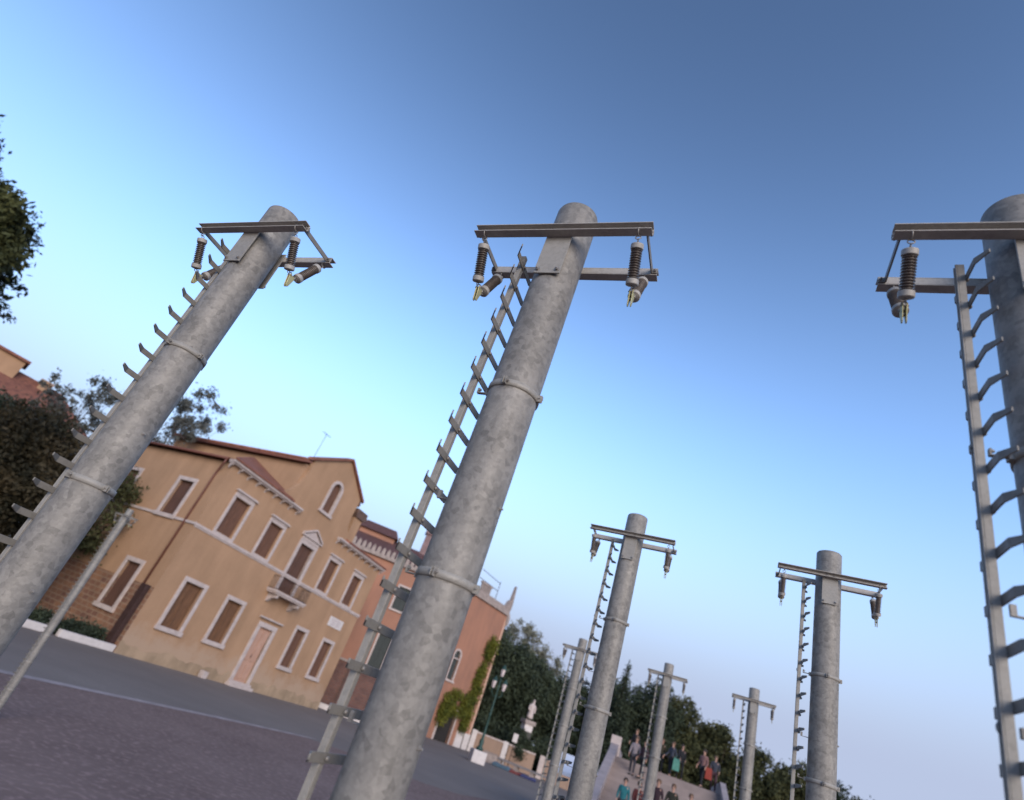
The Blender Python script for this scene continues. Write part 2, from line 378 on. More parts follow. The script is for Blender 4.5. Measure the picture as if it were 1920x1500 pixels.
        tri = [(-.017, 1.2225), (.017, 1.2225), (.0065, 1.172), (.003, 1.167), (-.003, 1.167), (-.0065, 1.172)]
        tri = [(y, H + z) for y, z in tri]
        m.prism(tri, x - .0062, x - .0034, 'YZ'); m.prism(tri, x + .0034, x + .0062, 'YZ')
        cl = m.build('wire_clamp', BRASS, t, bevel=.0008, segs=1)
        for y in (-.011, .011): MB().tube([(x - .010, y, H + 1.2175), (x + .010, y, H + 1.2175)], .0026, 8).build('pin', HARD, cl)
        m = MB(); m.tube([(x - .0034, 0, H + 1.196), (x + .0034, 0, H + 1.196)], .0048, 10)
        m.build('pin', HARD, cl)
    # collars with lugs, and the brackets that carry the ladder rail
    RX = -.139
    for k, zc in enumerate([1.52 - .0, .80, .245, -.31, -.865, -1.42, -1.975, -2.53]):
        if k == 0: continue
        z = H + zc
        m = MB(); r0 = RP + .0006; r1 = RP + .0042; h = .0105
        m.lathe([(r0, z - h), (r1, z - h + .001), (r1 + .0006, z), (r1, z + h - .001), (r0, z + h)], 56, caps=False)
        for (ax, ay, yaw) in ((0, -1, 0), (0, 1, PI), (1, 0, PI / 2)):
            Mx = Rz(math.atan2(ay, ax) - 0) @ T(r1 + .0055, 0, z)
            for dy in (-.0045, .0028): m.box(-.007, .007, dy, dy + .002, -h, h, Mx)
        col = m.build('collar', STEEL, t)
        for (ax, ay) in ((0, -1), (0, 1), (1, 0)):
            mm = MB()
            Mx = Rz(math.atan2(ay, ax)) @ T(r1 + .0065, .0048, z + .001) @ Rx(R(-90))
            mm.hexbolt(Mx, .0046, .005)
            mm.tube([(Rz(math.atan2(ay, ax)) @ Vector((r1 + .0065, -.009, z + .001))), (Rz(math.atan2(ay, ax)) @ Vector((r1 + .0065, .006, z + .001)))], .0026, 8)
            mm.build('bolt', HARD, col)
        m = MB(); zz = z - .001
        m.box(-RP - .041, -RP - .002, -.006, .006, zz - .002, zz + .0015)
        m.box(-RP - .045, -RP - .041, -.006, .006, zz - .002, zz + .016)
        m.box(-.0005 - RP - .012, -RP - .002, -.010, .010, zz - .009, zz + .009)
        br = m.build('ladder_bracket', STEEL, t, bevel=.0008, segs=1)
        m = MB(); m.hexbolt(T(-RP - .041, 0, zz + .011) @ Ry(R(90)), .0045, .005); m.build('bolt', HARD, br); m = MB()
        m.torus(.0125, .0018, T(RX - .002, -.004, zz + .006) @ Rx(R(90)), 14, 6, R(90), R(270))
        m.build('rail_clip', HARD, br)
    # short through bolts between the upper collars
    for zc in (.455, -.1, -.655):
        m = MB(); z = H + zc
        m.box(-RP - .040, -RP - .001, -.004, .004, z - .003, z + .0)
        m.box(-RP - .040, -RP - .030, -.004, .004, z, z + .02); m.build('through_bracket', HARD, t); m = MB()
        m.hexbolt(T(RP, 0, z) @ Ry(R(90)), .0048, .005, .002)
        m.build('through_bolt', HARD, t)
    # ladder rail: a slim channel tube
    m = MB(); x0, x1, y0, y1 = RX - .0095, RX + .0085, -.0155, .0025
    zb2, zt2 = H - 2.75, H + 1.366
    m.box(x0 + .0022, x1, y0, y1, zb2, zt2)
    m.box(x0 - .0015, x0 + .0022, y0, y0 + .006, zb2, zt2); m.box(x0 - .0015, x0 + .0022, y1 - .006, y1, zb2, zt2)
    m.build('ladder_rail', STEEL, t, bevel=.0008, segs=1)
    # steps: flat bars fixed beside the rail, both ends bent towards the shaft
    xa = x1 + .0003; th = .0038; hh = .0105
    out = [(xa, -.072), (xa + .0215, -.105), (xa + .0215 + .0038, -.103), (xa + th, -.0705), (xa + th, .0705), (xa + .0253, .103), (xa + .0215, .105), (xa, .072)]
    first = None
    for k in range(43):
        z = H + 1.319 - .0938 * k
        if z < .3: break
        if first is None:
            m = MB(); lo_ = [-hh if i in (0, 3, 4, 7) else -hh * .05 for i in range(8)]
            vs = [(p_[0], p_[1], l_) for p_, l_ in zip(out, lo_)] + [(p_[0], p_[1], hh) for p_ in out]
            m.add(vs, [(0, 1, 2, 3), (0, 3, 4, 7), (7, 4, 5, 6), (11, 10, 9, 8), (15, 12, 11, 8), (14, 13, 12, 15)] + [(i, (i + 1) % 8, 8 + (i + 1) % 8, 8 + i) for i in range(8)])
            st = m.build('ladder_step', STEEL_D, t, bevel=.0012)
            bm = MB(); bm.lathe([(.0055, 0), (.0055, .004), (.003, .006), (.0005, .0065)], 12, T(xa + th, -.006, 0) @ Ry(R(90)))
            bo = bm.build('bolt', HARD, st)
            st.location = (0, 0, z); first = st; fb = bo
        else:
            c = first.copy(); COL.objects.link(c); c.parent = t; c.location = (0, 0, z)
            c2 = fb.copy(); COL.objects.link(c2); c2.parent = c
    return t
proto = make_pole(); build_kids()
AXP = Vector((math.cos(AZP), math.sin(AZP), 0)); AYP = Vector((-AXP.y, AXP.x, 0))
for k in range(1, 10):
    o = proto if k == 1 else copy_tree(proto)
    p = AXP * POS[k][0] + AYP * POS[k][1]
    o['label'] = LABELS[k]
    place(o, (p.x, p.y, 0), AZP, tilt=False)

# ------------------------------------------------------------------ ground
def gmat(name, c1, c2, c3, scale):
    m = bpy.data.materials.new(name); m.use_nodes = True
    nt = m.node_tree; N = nt.nodes; L = nt.links; b = N['Principled BSDF']; b.inputs['Roughness'].default_value = .95; b.inputs['Specular IOR Level'].default_value = .12
    tc = N.new('ShaderNodeTexCoord')
    n = N.new('ShaderNodeTexNoise'); n.inputs['Scale'].default_value = scale; n.inputs['Detail'].default_value = 9; n.inputs['Roughness'].default_value = .7; L.new(tc.outputs['Object'], n.inputs['Vector'])
    r = N.new('ShaderNodeValToRGB'); e = r.color_ramp.elements; e[0].position = .3; e[1].position = .7
    e[0].color = (*c1, 1); e[1].color = (*c2, 1); L.new(n.outputs['Fac'], r.inputs[0])
    n2 = N.new('ShaderNodeTexNoise'); n2.inputs['Scale'].default_value = 6; n2.inputs['Detail'].default_value = 8; L.new(tc.outputs['Object'], n2.inputs['Vector'])
    r2 = N.new('ShaderNodeValToRGB'); r2.color_ramp.elements[0].position = .5; r2.color_ramp.elements[1].position = .68
    mx = N.new('ShaderNodeMix'); mx.data_type = 'RGBA'; L.new(n2.outputs['Fac'], r2.inputs[0]); L.new(r2.outputs['Color'], mx.inputs['Factor'])
    L.new(r.outputs['Color'], mx.inputs['A']); mx.inputs['B'].default_value = (*c3, 1); L.new(mx.outputs['Result'], b.inputs['Base Color'])
    bp = N.new('ShaderNodeBump'); bp.inputs['Strength'].default_value = .3; bp.inputs['Distance'].default_value = .03
    L.new(n2.outputs['Fac'], bp.inputs['Height']); L.new(bp.outputs['Normal'], b.inputs['Normal'])
    return m
GG = gmat('worn_asphalt', (.150, .126, .114), (.205, .174, .156), (.17, .145, .13), .15)
GP = gmat('purple_paving', (.130, .088, .078), (.195, .138, .122), (.245, .168, .150), .3)
g = MB().add([(-700, -300, 0), (900, -300, 0), (900, 1200, 0), (-700, 1200, 0)], [(0, 1, 2, 3)]).build('ground', GG)
place(g, (0, 0, 0)); tag(g, kind='structure')
def UV(u, w, z=0): p = A + V * u + W * w; return (p.x, p.y, z)
# worn edge of the purple paving
pts = [(-90, -12.85), (-10, -12.85), (-2, -12.9), (1.5, -13.2), (3, -14.5), (3.9, -16.5), (4.6, -18.6), (6.5, -19.7), (12, -20.2), (70, -20.4), (70, -90), (-90, -90)]
g = MB().add([UV(u, w, .004) for u, w in pts], [tuple(range(len(pts)))]).build('paved_road', GP); place(g, (0, 0, 0)); tag(g, kind='structure')
strip = [(-90, -12.55), (-10, -12.6), (-3, -12.65), (2.5, -12.95), (2.6, -13.2), (-3, -13.05), (-10, -13.05), (-90, -13.05)]
g = MB().add([UV(u, w, .008) for u, w in strip], [tuple(range(len(strip)))]).build('road_marking', mat('worn_white_line', (.27, .225, .22), var=.25, scale=1.5, rough=.8)); place(g, (0, 0, 0)); tag(g, kind='structure')

# ------------------------------------------------------------------ house pieces (local frame: x = along wall, y = into the building, z up)
def wall_grid(m, x0, x1, z0, z1, holes, y0=0.0, th=.45, M=None):
    """solid wall slab with rectangular openings"""
    xs = sorted({x0, x1, *[h[0] for h in holes], *[h[1] for h in holes]})
    zs = sorted({z0, z1, *[h[2] for h in holes], *[h[3] for h in holes]})
    def solid(i, j):
        if not (0 <= i < len(xs) - 1 and 0 <= j < len(zs) - 1): return True
        cx, cz = (xs[i] + xs[i + 1]) / 2, (zs[j] + zs[j + 1]) / 2
        return not any(h[0] < cx < h[1] and h[2] < cz < h[3] for h in holes)
    for i in range(len(xs) - 1):
        for j in range(len(zs) - 1):
            if not solid(i, j): continue
            a, b, c, d = xs[i], xs[i + 1], zs[j], zs[j + 1]
            m.add([(a, y0, c), (b, y0, c), (b, y0, d), (a, y0, d)], [(0, 1, 2, 3)], M=M)
            if not solid(i - 1, j): m.add([(a, y0, c), (a, y0, d), (a, y0 + th, d), (a, y0 + th, c)], [(0, 1, 2, 3)], M=M)
            if not solid(i + 1, j): m.add([(b, y0, c), (b, y0 + th, c), (b, y0 + th, d), (b, y0, d)], [(0, 1, 2, 3)], M=M)
            if not solid(i, j - 1): m.add([(a, y0, c), (a, y0 + th, c), (b, y0 + th, c), (b, y0, c)], [(0, 1, 2, 3)], M=M)
            if not solid(i, j + 1): m.add([(a, y0, d), (b, y0, d), (b, y0 + th, d), (a, y0 + th, d)], [(0, 1, 2, 3)], M=M)
def window(root, x0, x1, z0, z1, M, fr=.22, shut=SHUT, lintel=False, sill=True, rec=.20, louv=True, name='window', fm=STONE):
    """frame outer size x0..x1, z0..z1"""
    m = MB(); p = -.07
    m.box(x0, x0 + fr, p, .12, z0 + fr, z1 - fr, M); m.box(x1 - fr, x1, p, .12, z0 + fr, z1 - fr, M)
    m.box(x0, x1, p - .003, .12, z1 - fr, z1, M)
    if sill: m.box(x0 - .05, x1 + .05, p - .08, .12, z0, z0 + fr, M)
    else: m.box(x0, x1, p - .003, .12, z0, z0 + fr, M)
    w = m.build(name, fm, root, bevel=.015, segs=1)
    m = MB(); xc = (x0 + x1) / 2
    a, b, c, d = x0 + fr, x1 - fr, z0 + fr, z1 - fr
    for q0, q1 in ((a, xc - .01), (xc + .01, b)):
        m.box(q0, q1, rec, rec + .05, c, d, M)
        for s in (q0, q1 - .07): m.box(s, s + .07, rec - .025, rec, c, d, M)
        for zz in (c, (c + d) / 2 - .05, d - .1): m.box(q0 + .07, q1 - .07, rec - .022, rec, zz, zz + .1, M)
    m.build('shutter', shut, w)
    if lintel:
        m = MB(); m.box(x0 - .10, x1 + .10, -.20, -.0, z1 + .12, z1 + .2, M); m.box(x0 - .02, x1 + .02, -.13, 0, z1 + .202, z1 + .27, M)
        m.box(x0 + .05, x1 - .05, -.09, 0, z1 + .003, z1 + .118, M)
        m.build('lintel', fm, w)
    return w

def ochre_house():
    root = empty('ochre_house', 'ochre plastered two storey house with shuttered windows, small balcony and curved gable', 'house')
    LEN = 20.5; ZC = 12.25
    Mside = Rz(R(90)) @ Matrix.Scale(1, 4)      # side wall: x' runs along +y of the house
    # the side wall lies in local x=0, running along +y; use a mirrored mapping
    def SW(s, y, z): return (y, s, z)
    Ms = Matrix(((0, 1, 0, 0), (1, 0, 0, 0), (0, 0, 1, 0), (0, 0, 0, 1)))
    lows = [(1.72, 3.42), (5.58, 7.18), (13.38, 14.98), (17.18, 18.82)]
    f = .0
    holes = []
    win = [(1.50, 3.55, 1.75, 5.0), (5.35, 7.3, 1.88, 5.05), (13.25, 15.0, 1.88, 5.12), (17.05, 18.88, 1.9, 5.12)]
    upp = [(1.38, 3.32, 7.85, 10.8), (5.25, 7.15, 7.85, 10.7), (13.12, 14.95, 7.85, 10.78), (16.98, 18.85, 7.85, 10.78)]
    fr = .26
    for (a, b, c, d) in win + upp: holes.append((a + fr, b - fr, c + fr, d - fr))
    door = (9.3, 11.4, 0.0, 4.35); holes.append((9.62, 11.08, .35, 4.03))
    bd = (9.05, 11.3, 6.6, 10.7); holes.append((9.35, 11.0, 6.75, 10.4))
    m = MB(); wall_grid(m, 0, LEN, 0, ZC, holes)
    side_w = [(2.05, 3.98, 7.72, 10.62), (1.95, 3.78, 1.72, 4.92)]
    sh = [(a + fr, b - fr, c + fr, d - fr) for a, b, c, d in side_w] + [(7.9, 9.2, 8, 10.3)]
    wall_grid(m, 0, 16, 3.72, ZC, [h for h in sh if h[2] > 3.72] + [(sh[1][0], sh[1][1], 3.72, sh[1][3])], M=Ms)
    m.box(LEN - .01, LEN, 0, 16, 0, ZC); m.box(0, LEN, 15.9, 16, 0, ZC)
    m.build('wall', OCHRE, root)
    m = MB(); wall_grid(m, .0, 16, 0, 3.72, [(sh[1][0], sh[1][1], sh[1][2], 3.72)], M=Ms); m.build('brick_base', BRICK, root)
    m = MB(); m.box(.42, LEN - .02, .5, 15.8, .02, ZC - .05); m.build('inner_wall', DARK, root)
    # plinth along the front
    m = MB(); rr_ = random.Random(2)
    for a, b in ((0, 9.2), (11.5, LEN)):                       # crumbling, uneven upper edge
        n = int((b - a) / .35); xs = np.linspace(a, b, n); m.prism([(b, 0), (a, 0)][::-1] + [(b, .55)] + [(x, .58 + rr_.uniform(-.16, .2)) for x in xs[::-1]], -.05, -.002, 'XZ')
    m.build('plinth', PLINTH, root)
    for i, (a, b, c, d) in enumerate(win): window(root, a, b, c, d, None, fr, SHUT_O if i < 2 else SHUT, False)
    for i, (a, b, c, d) in enumerate(upp): window(root, a, b, c, d, None, fr - .03, SHUT, True, sill=False)
    for (a, b, c, d) in side_w: window(root, a, b, c, d, Ms, fr, SHUT_D)
    window(root, 7.7, 9.4, 7.75, 10.5, Ms, fr, SHUT_D)
    # string course, wraps round the corner
    m = MB(); z = 7.78
    m.box(-.10, LEN + .05, -.10, -.002, z, z + .16); m.box(-.04, LEN, -.05, -.001, z - .1, z - .003)
    m.box(-.10, -.002, -.001, 16, z, z + .16)
    m.build('string_course', STONE, root)
    # main door with step and lintel
    m = MB(); m.box(9.3, 9.62, -.09, .15, .35, 4.03); m.box(11.08, 11.4, -.09, .15, .35, 4.03); m.box(9.3, 11.4, -.095, .15, 4.03, 4.36)
    m.box(9.05, 11.65, -.22, -.0, 4.6, 4.72)
    dr = m.build('door', STONE, root, bevel=.015, segs=1)
    m = MB(); m.box(9.62, 11.08, .13, .2, .35, 4.03)
    for a in (9.7, 10.4): 
        for c, d in ((.55, 1.5), (1.75, 3.85)): m.box(a, a + .6, .09, .13, c, d)
    m.build('door_leaf', DOORM, dr)
    MB().tube([(10.32, .06, 1.95), (10.32, .06, 2.2)], .025, 8).build('handle', IRON, dr)
    m = MB(); m.box(9.1, 11.6, -.45, -.0, 0, .2); m.box(9.2, 11.5, -.2, .45, .2, .352); m.build('doorstep', STONE, dr)
    # balcony door with pediment
    m = MB(); m.box(9.05, 9.35, -.07, .15, 6.6, 10.4); m.box(11.0, 11.3, -.07, .15, 6.6, 10.4); m.box(9.05, 11.3, -.075, .15, 10.4, 10.7)
    m.box(8.9, 11.45, -.22, 0, 10.95, 11.06); m.box(9.1, 11.25, -.11, 0, 10.7, 10.947)
    for (a, b) in (((8.9, 11.063), (10.175, 11.72)), ((11.45, 11.063), (10.175, 11.72))):
        dx, dz = b[0] - a[0], b[1] - a[1]; n = (-dz, dx) if dx > 0 else (dz, -dx); l = math.hypot(*n); n = (n[0] / l * .12, n[1] / l * .12)
        m.prism([a, b, (b[0], b[1] + .13), (a[0], a[1] + .13)], -.22, 0, 'XZ')
    m.prism([(9.1, 11.07), (11.25, 11.07), (10.175, 11.62)], -.1, 0, 'XZ')
    bdo = m.build('balcony_door', STONE, root)
    m = MB()
    for a, b in ((9.35, 10.165), (10.185, 11.0)):
        m.box(a, b, .2, .25, 6.72, 10.4)
        for s in (a, b - .08): m.box(s, s + .08, .175, .2, 6.72, 10.4)
        for zz in (6.72, 7.8, 8.9, 10.28): m.box(a + .08, b - .08, .178, .2, zz, zz + .12)
    m.build('shutter', SHUT_D, bdo)
    m = MB(); m.box(8.35, 12.0, -1.0, -.0, 6.42, 6.56); m.box(8.42, 11.93, -.93, 0, 6.3, 6.417)
    for x in (8.75, 11.35):
        m.prism([(0, 6.3), (-.85, 6.3), (-.8, 6.05), (-.35, 5.95), (-.12, 5.7), (0, 5.65)], x, x + .25, 'YZ')
    bal = m.build('balcony', STONE, root)
    m = MB()
    xs = np.linspace(8.42, 11.93, 22)
    for x in xs: m.tube([(x, -.94, 6.56), (x, -.94, 7.5)], .014, 5)
    for y in np.linspace(-.94, -.02, 6):
        for x in (8.42, 11.93): m.tube([(x, y, 6.56), (x, y, 7.5)], .014, 5)
    for z in (6.62, 7.5): m.tube([(8.42, -.0, z), (8.42, -.94, z), (11.93, -.94, z), (11.93, 0, z)], .025, 6)
    for k in range(10):
        m.torus(.13, .012, T(8.6 + k * .35, -.94, 7.2) @ Rx(R(90)), 12, 4)
    m.build('railing', IRON, bal)
    # plaque
    pq = MB().box(16.75, 18.8, -.04, -.001, 6.07, 6.82).build('plaque', WHITE, root)
    m = MB()
    for z, w in ((6.62, .7), (6.44, .55), (6.26, .62)):
        for k in range(7):
            if k != 3 or z == 6.62: m.box(17.78 - w + k * w * 2 / 7, 17.78 - w + k * w * 2 / 7 + w * .19, -.045, -.0405, z - .04, z + .04)
    m.build('lettering', mat('faded_lettering', (.34, .26, .26)), pq)
    # cornices with brackets
    def cornice(u0, u1, M=None, endcap=False):
        m = MB(); m.box(u0, u1, -.42, .1, ZC, ZC + .14, M); m.box(u0 + .03, u1 - .03, -.30, .1, ZC - .1, ZC - .003, M)
        n = int((u1 - u0) / .8)
        for i in range(n):
            x = u0 + .15 + i * (u1 - u0 - .3) / max(1, n - 1)
            m.prism([(-.0, ZC - .103), (-.28, ZC - .103), (-.26, ZC - .2), (-.08, ZC - .3), (0, ZC - .42)], x - .06, x + .06, 'YZ', M)
        m.build('cornice', STONE, root)
    cornice(-.4, 7.4); cornice(12.9, LEN + .35)
    # tiled roofs
    def slab(name, pts, mt, par=root, th=.16):
        vs = [Vector(p) for p in pts]; n = (vs[1] - vs[0]).cross(vs[2] - vs[0]).normalized()
        if n.z < 0: n = -n
        m = MB(); k = len(vs); m.add([*vs, *[v + n * th for v in vs]], [tuple(range(k))[::-1], tuple(range(k, 2 * k))] + [(i, (i + 1) % k, k + (i + 1) % k, k + i) for i in range(k)])
        return m.build(name, mt, par)
    e = ZC + .145
    def tri_roof(pts, back):
        m = MB(); A_, B_, C3 = [Vector(p) for p in pts]; D_ = Vector(back); up = Vector((0, 0, .12))
        m.add([A_, B_, C3, D_, A_ + up, B_ + up, C3 + up], [(4, 5, 6), (0, 1, 5, 4), (0, 3, 1), (4, 6, 2, 3, 0), (1, 3, 2, 6, 5)]); return m.build('roof', TILE, root)
    tri_roof([(-.5, -.5, e), (6.08, -.5, e), (6.08, 5.9, e + 2.75)], (6.08, 6.2, e))
    tri_roof([(14.08, -.5, e), (LEN + .4, -.5, e), (14.08, 4.2, e + 1.5)], (14.08, 4.5, e))
    m = MB(); m.box(-.45, 6.05, -.3, 16.3, e - .02, e + .0); m.box(14.1, LEN + .35, -.3, 16.3, e - .02, e); m.build('roof_deck', TILE, root)
    # cross gable with flared shoulders
    gp = [(6.1, ZC - .02), (14.1, ZC - .02), (14.0, 12.9), (13.45, 13.6), (13.2, 14.6), (13.35, 15.9), (10.2, 18.15), (6.35, 16.1), (6.35, 14.8), (6.15, 13.9), (5.6, 13.1), (4.9, 12.45), (5.0, ZC + .1)]
    # front gable wall: pieces around the arched window
    wx0, wx1, wz0, wz1 = 9.45, 10.7, 13.35, 15.4
    arc = [(10.075 + .625 * math.cos(a), wz1 - .1 + .625 * math.sin(a)) for a in np.linspace(0, PI, 9)]
    m = MB()
    left = [(10.075, ZC + .001), (10.075, wz0)] + [(wx0, wz0)] + [p for p in arc[::-1] if p[0] <= 10.076] + [(10.075, 18.15), (6.35, 16.1), (6.35, 14.8), (6.15, 13.9), (5.6, 13.1), (4.9, 12.5), (4.9, ZC + .001)]
    right = [(10.075, ZC + .001), (14.2, ZC + .001), (14.1, 12.9), (13.55, 13.6), (13.35, 14.6), (13.5, 16.0), (10.075, 18.15)] + [p for p in arc[::-1] if p[0] >= 10.074] + [(wx1, wz0), (10.075, wz0)]
    m.prism(left, 0, .3, 'XZ'); m.prism(right, 0, .3, 'XZ')
    m.box(6.1, 6.4, .31, 15.5, ZC, 15.55); m.box(13.5, 13.8, .31, 15.5, ZC, 15.55)
    m.prism([(6.1, ZC), (13.8, ZC), (13.8, 15.6), (10.1, 16.4), (6.1, 15.6)], 15.5, 15.8, 'XZ')
    m.build('gable_wall', OCHRE, root)
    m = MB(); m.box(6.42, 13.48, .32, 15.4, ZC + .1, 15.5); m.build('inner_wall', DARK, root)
    m = MB(); o = [(10.075 + .80 * math.cos(a), wz1 - .1 + .80 * math.sin(a)) for a in np.linspace(0, PI, 13)]
    i_ = [(10.075 + .56 * math.cos(a), wz1 - .1 + .56 * math.sin(a)) for a in np.linspace(0, PI, 13)]
    for a in range(12): m.prism([o[a], o[a + 1], i_[a + 1], i_[a]], -.12, .1, 'XZ')
    m.box(10.635, 10.875, -.12, .1, wz0, wz1 - .1); m.box(9.275, 9.515, -.12, .1, wz0, wz1 - .1); m.box(9.2, 10.95, -.16, .1, wz0 - .22, wz0 - .002)
    aw = m.build('arched_window', STONE, root)
    m = MB(); m.prism([(9.5, wz0), (10.65, wz0)] + [(10.075 + .58 * math.cos(a), wz1 - .1 + .58 * math.sin(a)) for a in np.linspace(0, PI, 9)], .16, .2, 'XZ'); m.build('shutter', SHUT, aw)
    # gable roof
    slab('roof', [(5.7, .31, 15.62), (9.9, .31, 16.55), (9.9, 16, 16.55), (5.7, 16, 15.62)], TILE, th=.3)
    slab('roof', [(14.1, .31, 15.62), (9.9, .31, 16.55), (9.9, 16, 16.55), (14.1, 16, 15.62)], TILE, th=.3)
    m = MB()
    for (a, b) in (((6.0, 15.95), (10.075, 18.15)), ((13.75, 15.9), (10.075, 18.15))):
        dx, dz = b[0] - a[0], b[1] - a[1]; m.prism([a, b, (b[0], b[1] + .2), (a[0], a[1] + .2)], -.22, .5, 'XZ')
    m.build('gable_coping', TILE, root)
    m = MB(); m.tube([(5.7, -.4, 15.6), (5.7, 15.9, 15.6)], .09, 8)
    m.build('gutter', PIPE, root)
    MB().tube([(-.42, .2, ZC + .1), (-.42, 15.9, ZC + .1)], .09, 8).build('gutter', PIPE, root)
    # downpipe on the side wall near the corner
    m = MB(); m.tube([(-.42, .35, ZC + .02), (-.38, .45, ZC - .3), (-.1, .9, ZC - .75), (-.09, .95, ZC - 1.1), (-.09, .95, 3.75)], .07, 8); m.build('downpipe', PIPE, root)
    MB().box(-.32, -.002, .3, .82, .05, 3.75).build('iron_cover', IRON, root, bevel=.02)
    # chimney
    m = MB(); m.box(14.2, 15.3, .25, 1.05, e + .1, 14.75)
    ch = m.build('chimney', OCHRE, root)
    m = MB(); m.prism([(14.1, 14.75), (15.4, 14.75), (15.65, 15.15), (13.95, 15.15)], .1, 1.2, 'XZ'); m.box(14.0, 15.6, .15, 1.15, 15.152, 15.5); m.build('chimney_cap', mat('sooty_brick', (.10, .06, .045), var=.4, scale=3), ch)
    # small aerial on the ridge
    m = MB(); m.tube([(9.0, 3, 16.4), (9.0, 3, 19.8)], .02, 5); m.tube([(8.5, 3, 19.7), (9.6, 3, 19.75)], .015, 5)
    for x in (8.6, 8.85, 9.1, 9.35): m.tube([(x, 2.75, 19.72), (x, 3.25, 19.72)], .01, 4)
    m.build('antenna', IRON, root)
    # loose stone standing against the plinth
    place(root, A, YAWF)
    return root
ochre_house()
o = MB().box(-.22, .22, -.2, .2, 0, .42).build('stone_block', STONE, None, bevel=.04); place(o, UV(6.6, -.35), YAWF)
tag(o, 'small square stone block on the ground against the ochre house wall', 'stone')

# low white kerb wall in line with the facade, hedge behind it
def kerb(u0, u1, label):
    o = MB().box(u0, u1, -.0, .28, 0, .36).build('low_wall', WHITE, None, bevel=.03); place(o, A, YAWF); tag(o, label, 'wall')
kerb(-3.45, -.05, 'low pale stone wall, the section touching the corner of the ochre house')
kerb(-13.5, -3.85, 'low pale stone wall, the longer section running left from the gap')

# ------------------------------------------------------------------ foliage
def leaves_mesh(name, centers, radii, n, size, m, parent=None, flat=1.0, seed=0, fuzz=.12):
    r = np.random.default_rng(seed)
    C = np.array(centers, float); Rr = np.array(radii, float)
    w = Rr ** 2.2; w /= w.sum()
    idx = r.choice(len(C), n, p=w)
    d = r.normal(size=(n, 3)); d /= np.linalg.norm(d, axis=1)[:, None]
    rad = Rr[idx] * (r.random(n) ** .45) * (1 + .12 * r.normal(size=n))
    P = C[idx] + d * rad[:, None] * np.array([1, 1, flat])
    P += r.normal(size=(n, 3)) * fuzz * np.minimum(1.5, np.abs(r.normal(size=(n, 1))))
    a = r.normal(size=(n, 3)); a /= np.linalg.norm(a, axis=1)[:, None]
    b = np.cross(a, r.normal(size=(n, 3))); b /= np.linalg.norm(b, axis=1)[:, None]
    s = size * (.6 + .8 * r.random(n))[:, None]
    q = np.stack([P - a * s, P + b * s * .45, P + a * s, P - b * s * .45], 1).reshape(-1, 3)
    me = bpy.data.meshes.new(name)
    me.vertices.add(4 * n); me.vertices.foreach_set('co', q.astype('f').ravel())
    me.loops.add(4 * n); me.loops.foreach_set('vertex_index', np.arange(4 * n, dtype='i'))
    me.polygons.add(n); me.polygons.foreach_set('loop_start', np.arange(0, 4 * n, 4, dtype='i')); me.polygons.foreach_set('loop_total', np.full(n, 4, 'i'))
    me.update(calc_edges=True); me.validate(); me.materials.append(m)
    o = bpy.data.objects.new(name, me); COL.objects.link(o)
    if parent is not None: o.parent = parent
    return o
LEAF = {
 'evergreen': leafmat('hazed_evergreen_leaf', (.018, .026, .017), (.048, .062, .036), .35),  # leaf tones lifted greyer, so the distant haze sits in the colour
 'olive': leafmat('olive_leaf', (.028, .034, .016), (.075, .075, .030), .4),
 'brown': leafmat('autumn_leaf', (.013, .015, .009), (.062, .046, .024), .5),
 'pine': leafmat('pine_needles', (.016, .022, .010), (.060, .065, .022), .6),
 'grey': leafmat('grey_leaf', (.10, .105, .085), (.19, .185, .13), .5),
 'blue': leafmat('glow_pale_leaf', (.055, .06, .055), (.115, .12, .11), .8),  # pale tone takes the sky glow around the slender trees into the leaf colour
 'vine': leafmat('vine_leaf', (.035, .052, .010), (.14, .14, .020), .8),
}
def tree(name, label, cat, loc, h, rx, kind, n=6000, size=.35, trunk=.3, base=.35, shape='round', group=None, seed=0, clumps=22, spread=1.0, ry=None, fuzz=.25):
    rs = random.Random(seed * 13 + 5)
    root = empty(name, label, cat, group)
    cs = []; rr = []
    ry = ry or rx
    for i in range(clumps):
        if shape == 'cone':
            t = i / clumps; z = base * h + (1 - base) * h * t; q = rx * (1 - t) * .62 + .15
            a = rs.uniform(0, 2 * PI); cs.append((math.cos(a) * q * .5, math.sin(a) * q * .5, z)); rr.append(q * .8 + .2)
        else:
            for _ in range(40):
                x, y, z = rs.uniform(-1, 1), rs.uniform(-1, 1), rs.uniform(-1, 1)
                l = math.sqrt(x * x + y * y + z * z)
                if .35 < l < 1: break
            zc = h * (base + 1) / 2; rz = h * (1 - base) / 2
            if z < 0: x *= 1.0; y *= 1.0
            q = rx * rs.uniform(.22, .42) * spread
            cs.append((x * (rx - q * .6), y * (ry - q * .6), zc + z * (rz - q * .6))); rr.append(q)
    crown = leaves_mesh('crown', cs, rr, n, size, LEAF[kind], root, seed=seed, flat=.9, fuzz=fuzz)
    m = MB(); top = h * (.75 if shape == 'cone' else .6)
    bend = rs.uniform(-.04, .04) * h
    m.tube([(0, 0, -.2), (0, 0, h * .05), (bend * .4, 0, h * .3), (bend, bend * .5, top)], [trunk * 1.35, trunk, trunk * .75, trunk * .25], 10)
    for i in range(0, len(cs), 2):
        c = Vector(cs[i]); s0 = Vector((bend * .5, 0, min(c.z * .62, top * .8)))
        mid = (s0 + c) / 2 + Vector((rs.uniform(-.2, .2), rs.uniform(-.2, .2), -.08 * h * rs.random()))
        m.tube([s0, mid, c], [trunk * .35, trunk * .2, trunk * .06], 6)
    m.build('trunk', TRUNK, root)
    place(root, loc, rs.uniform(0, 6))
    return root
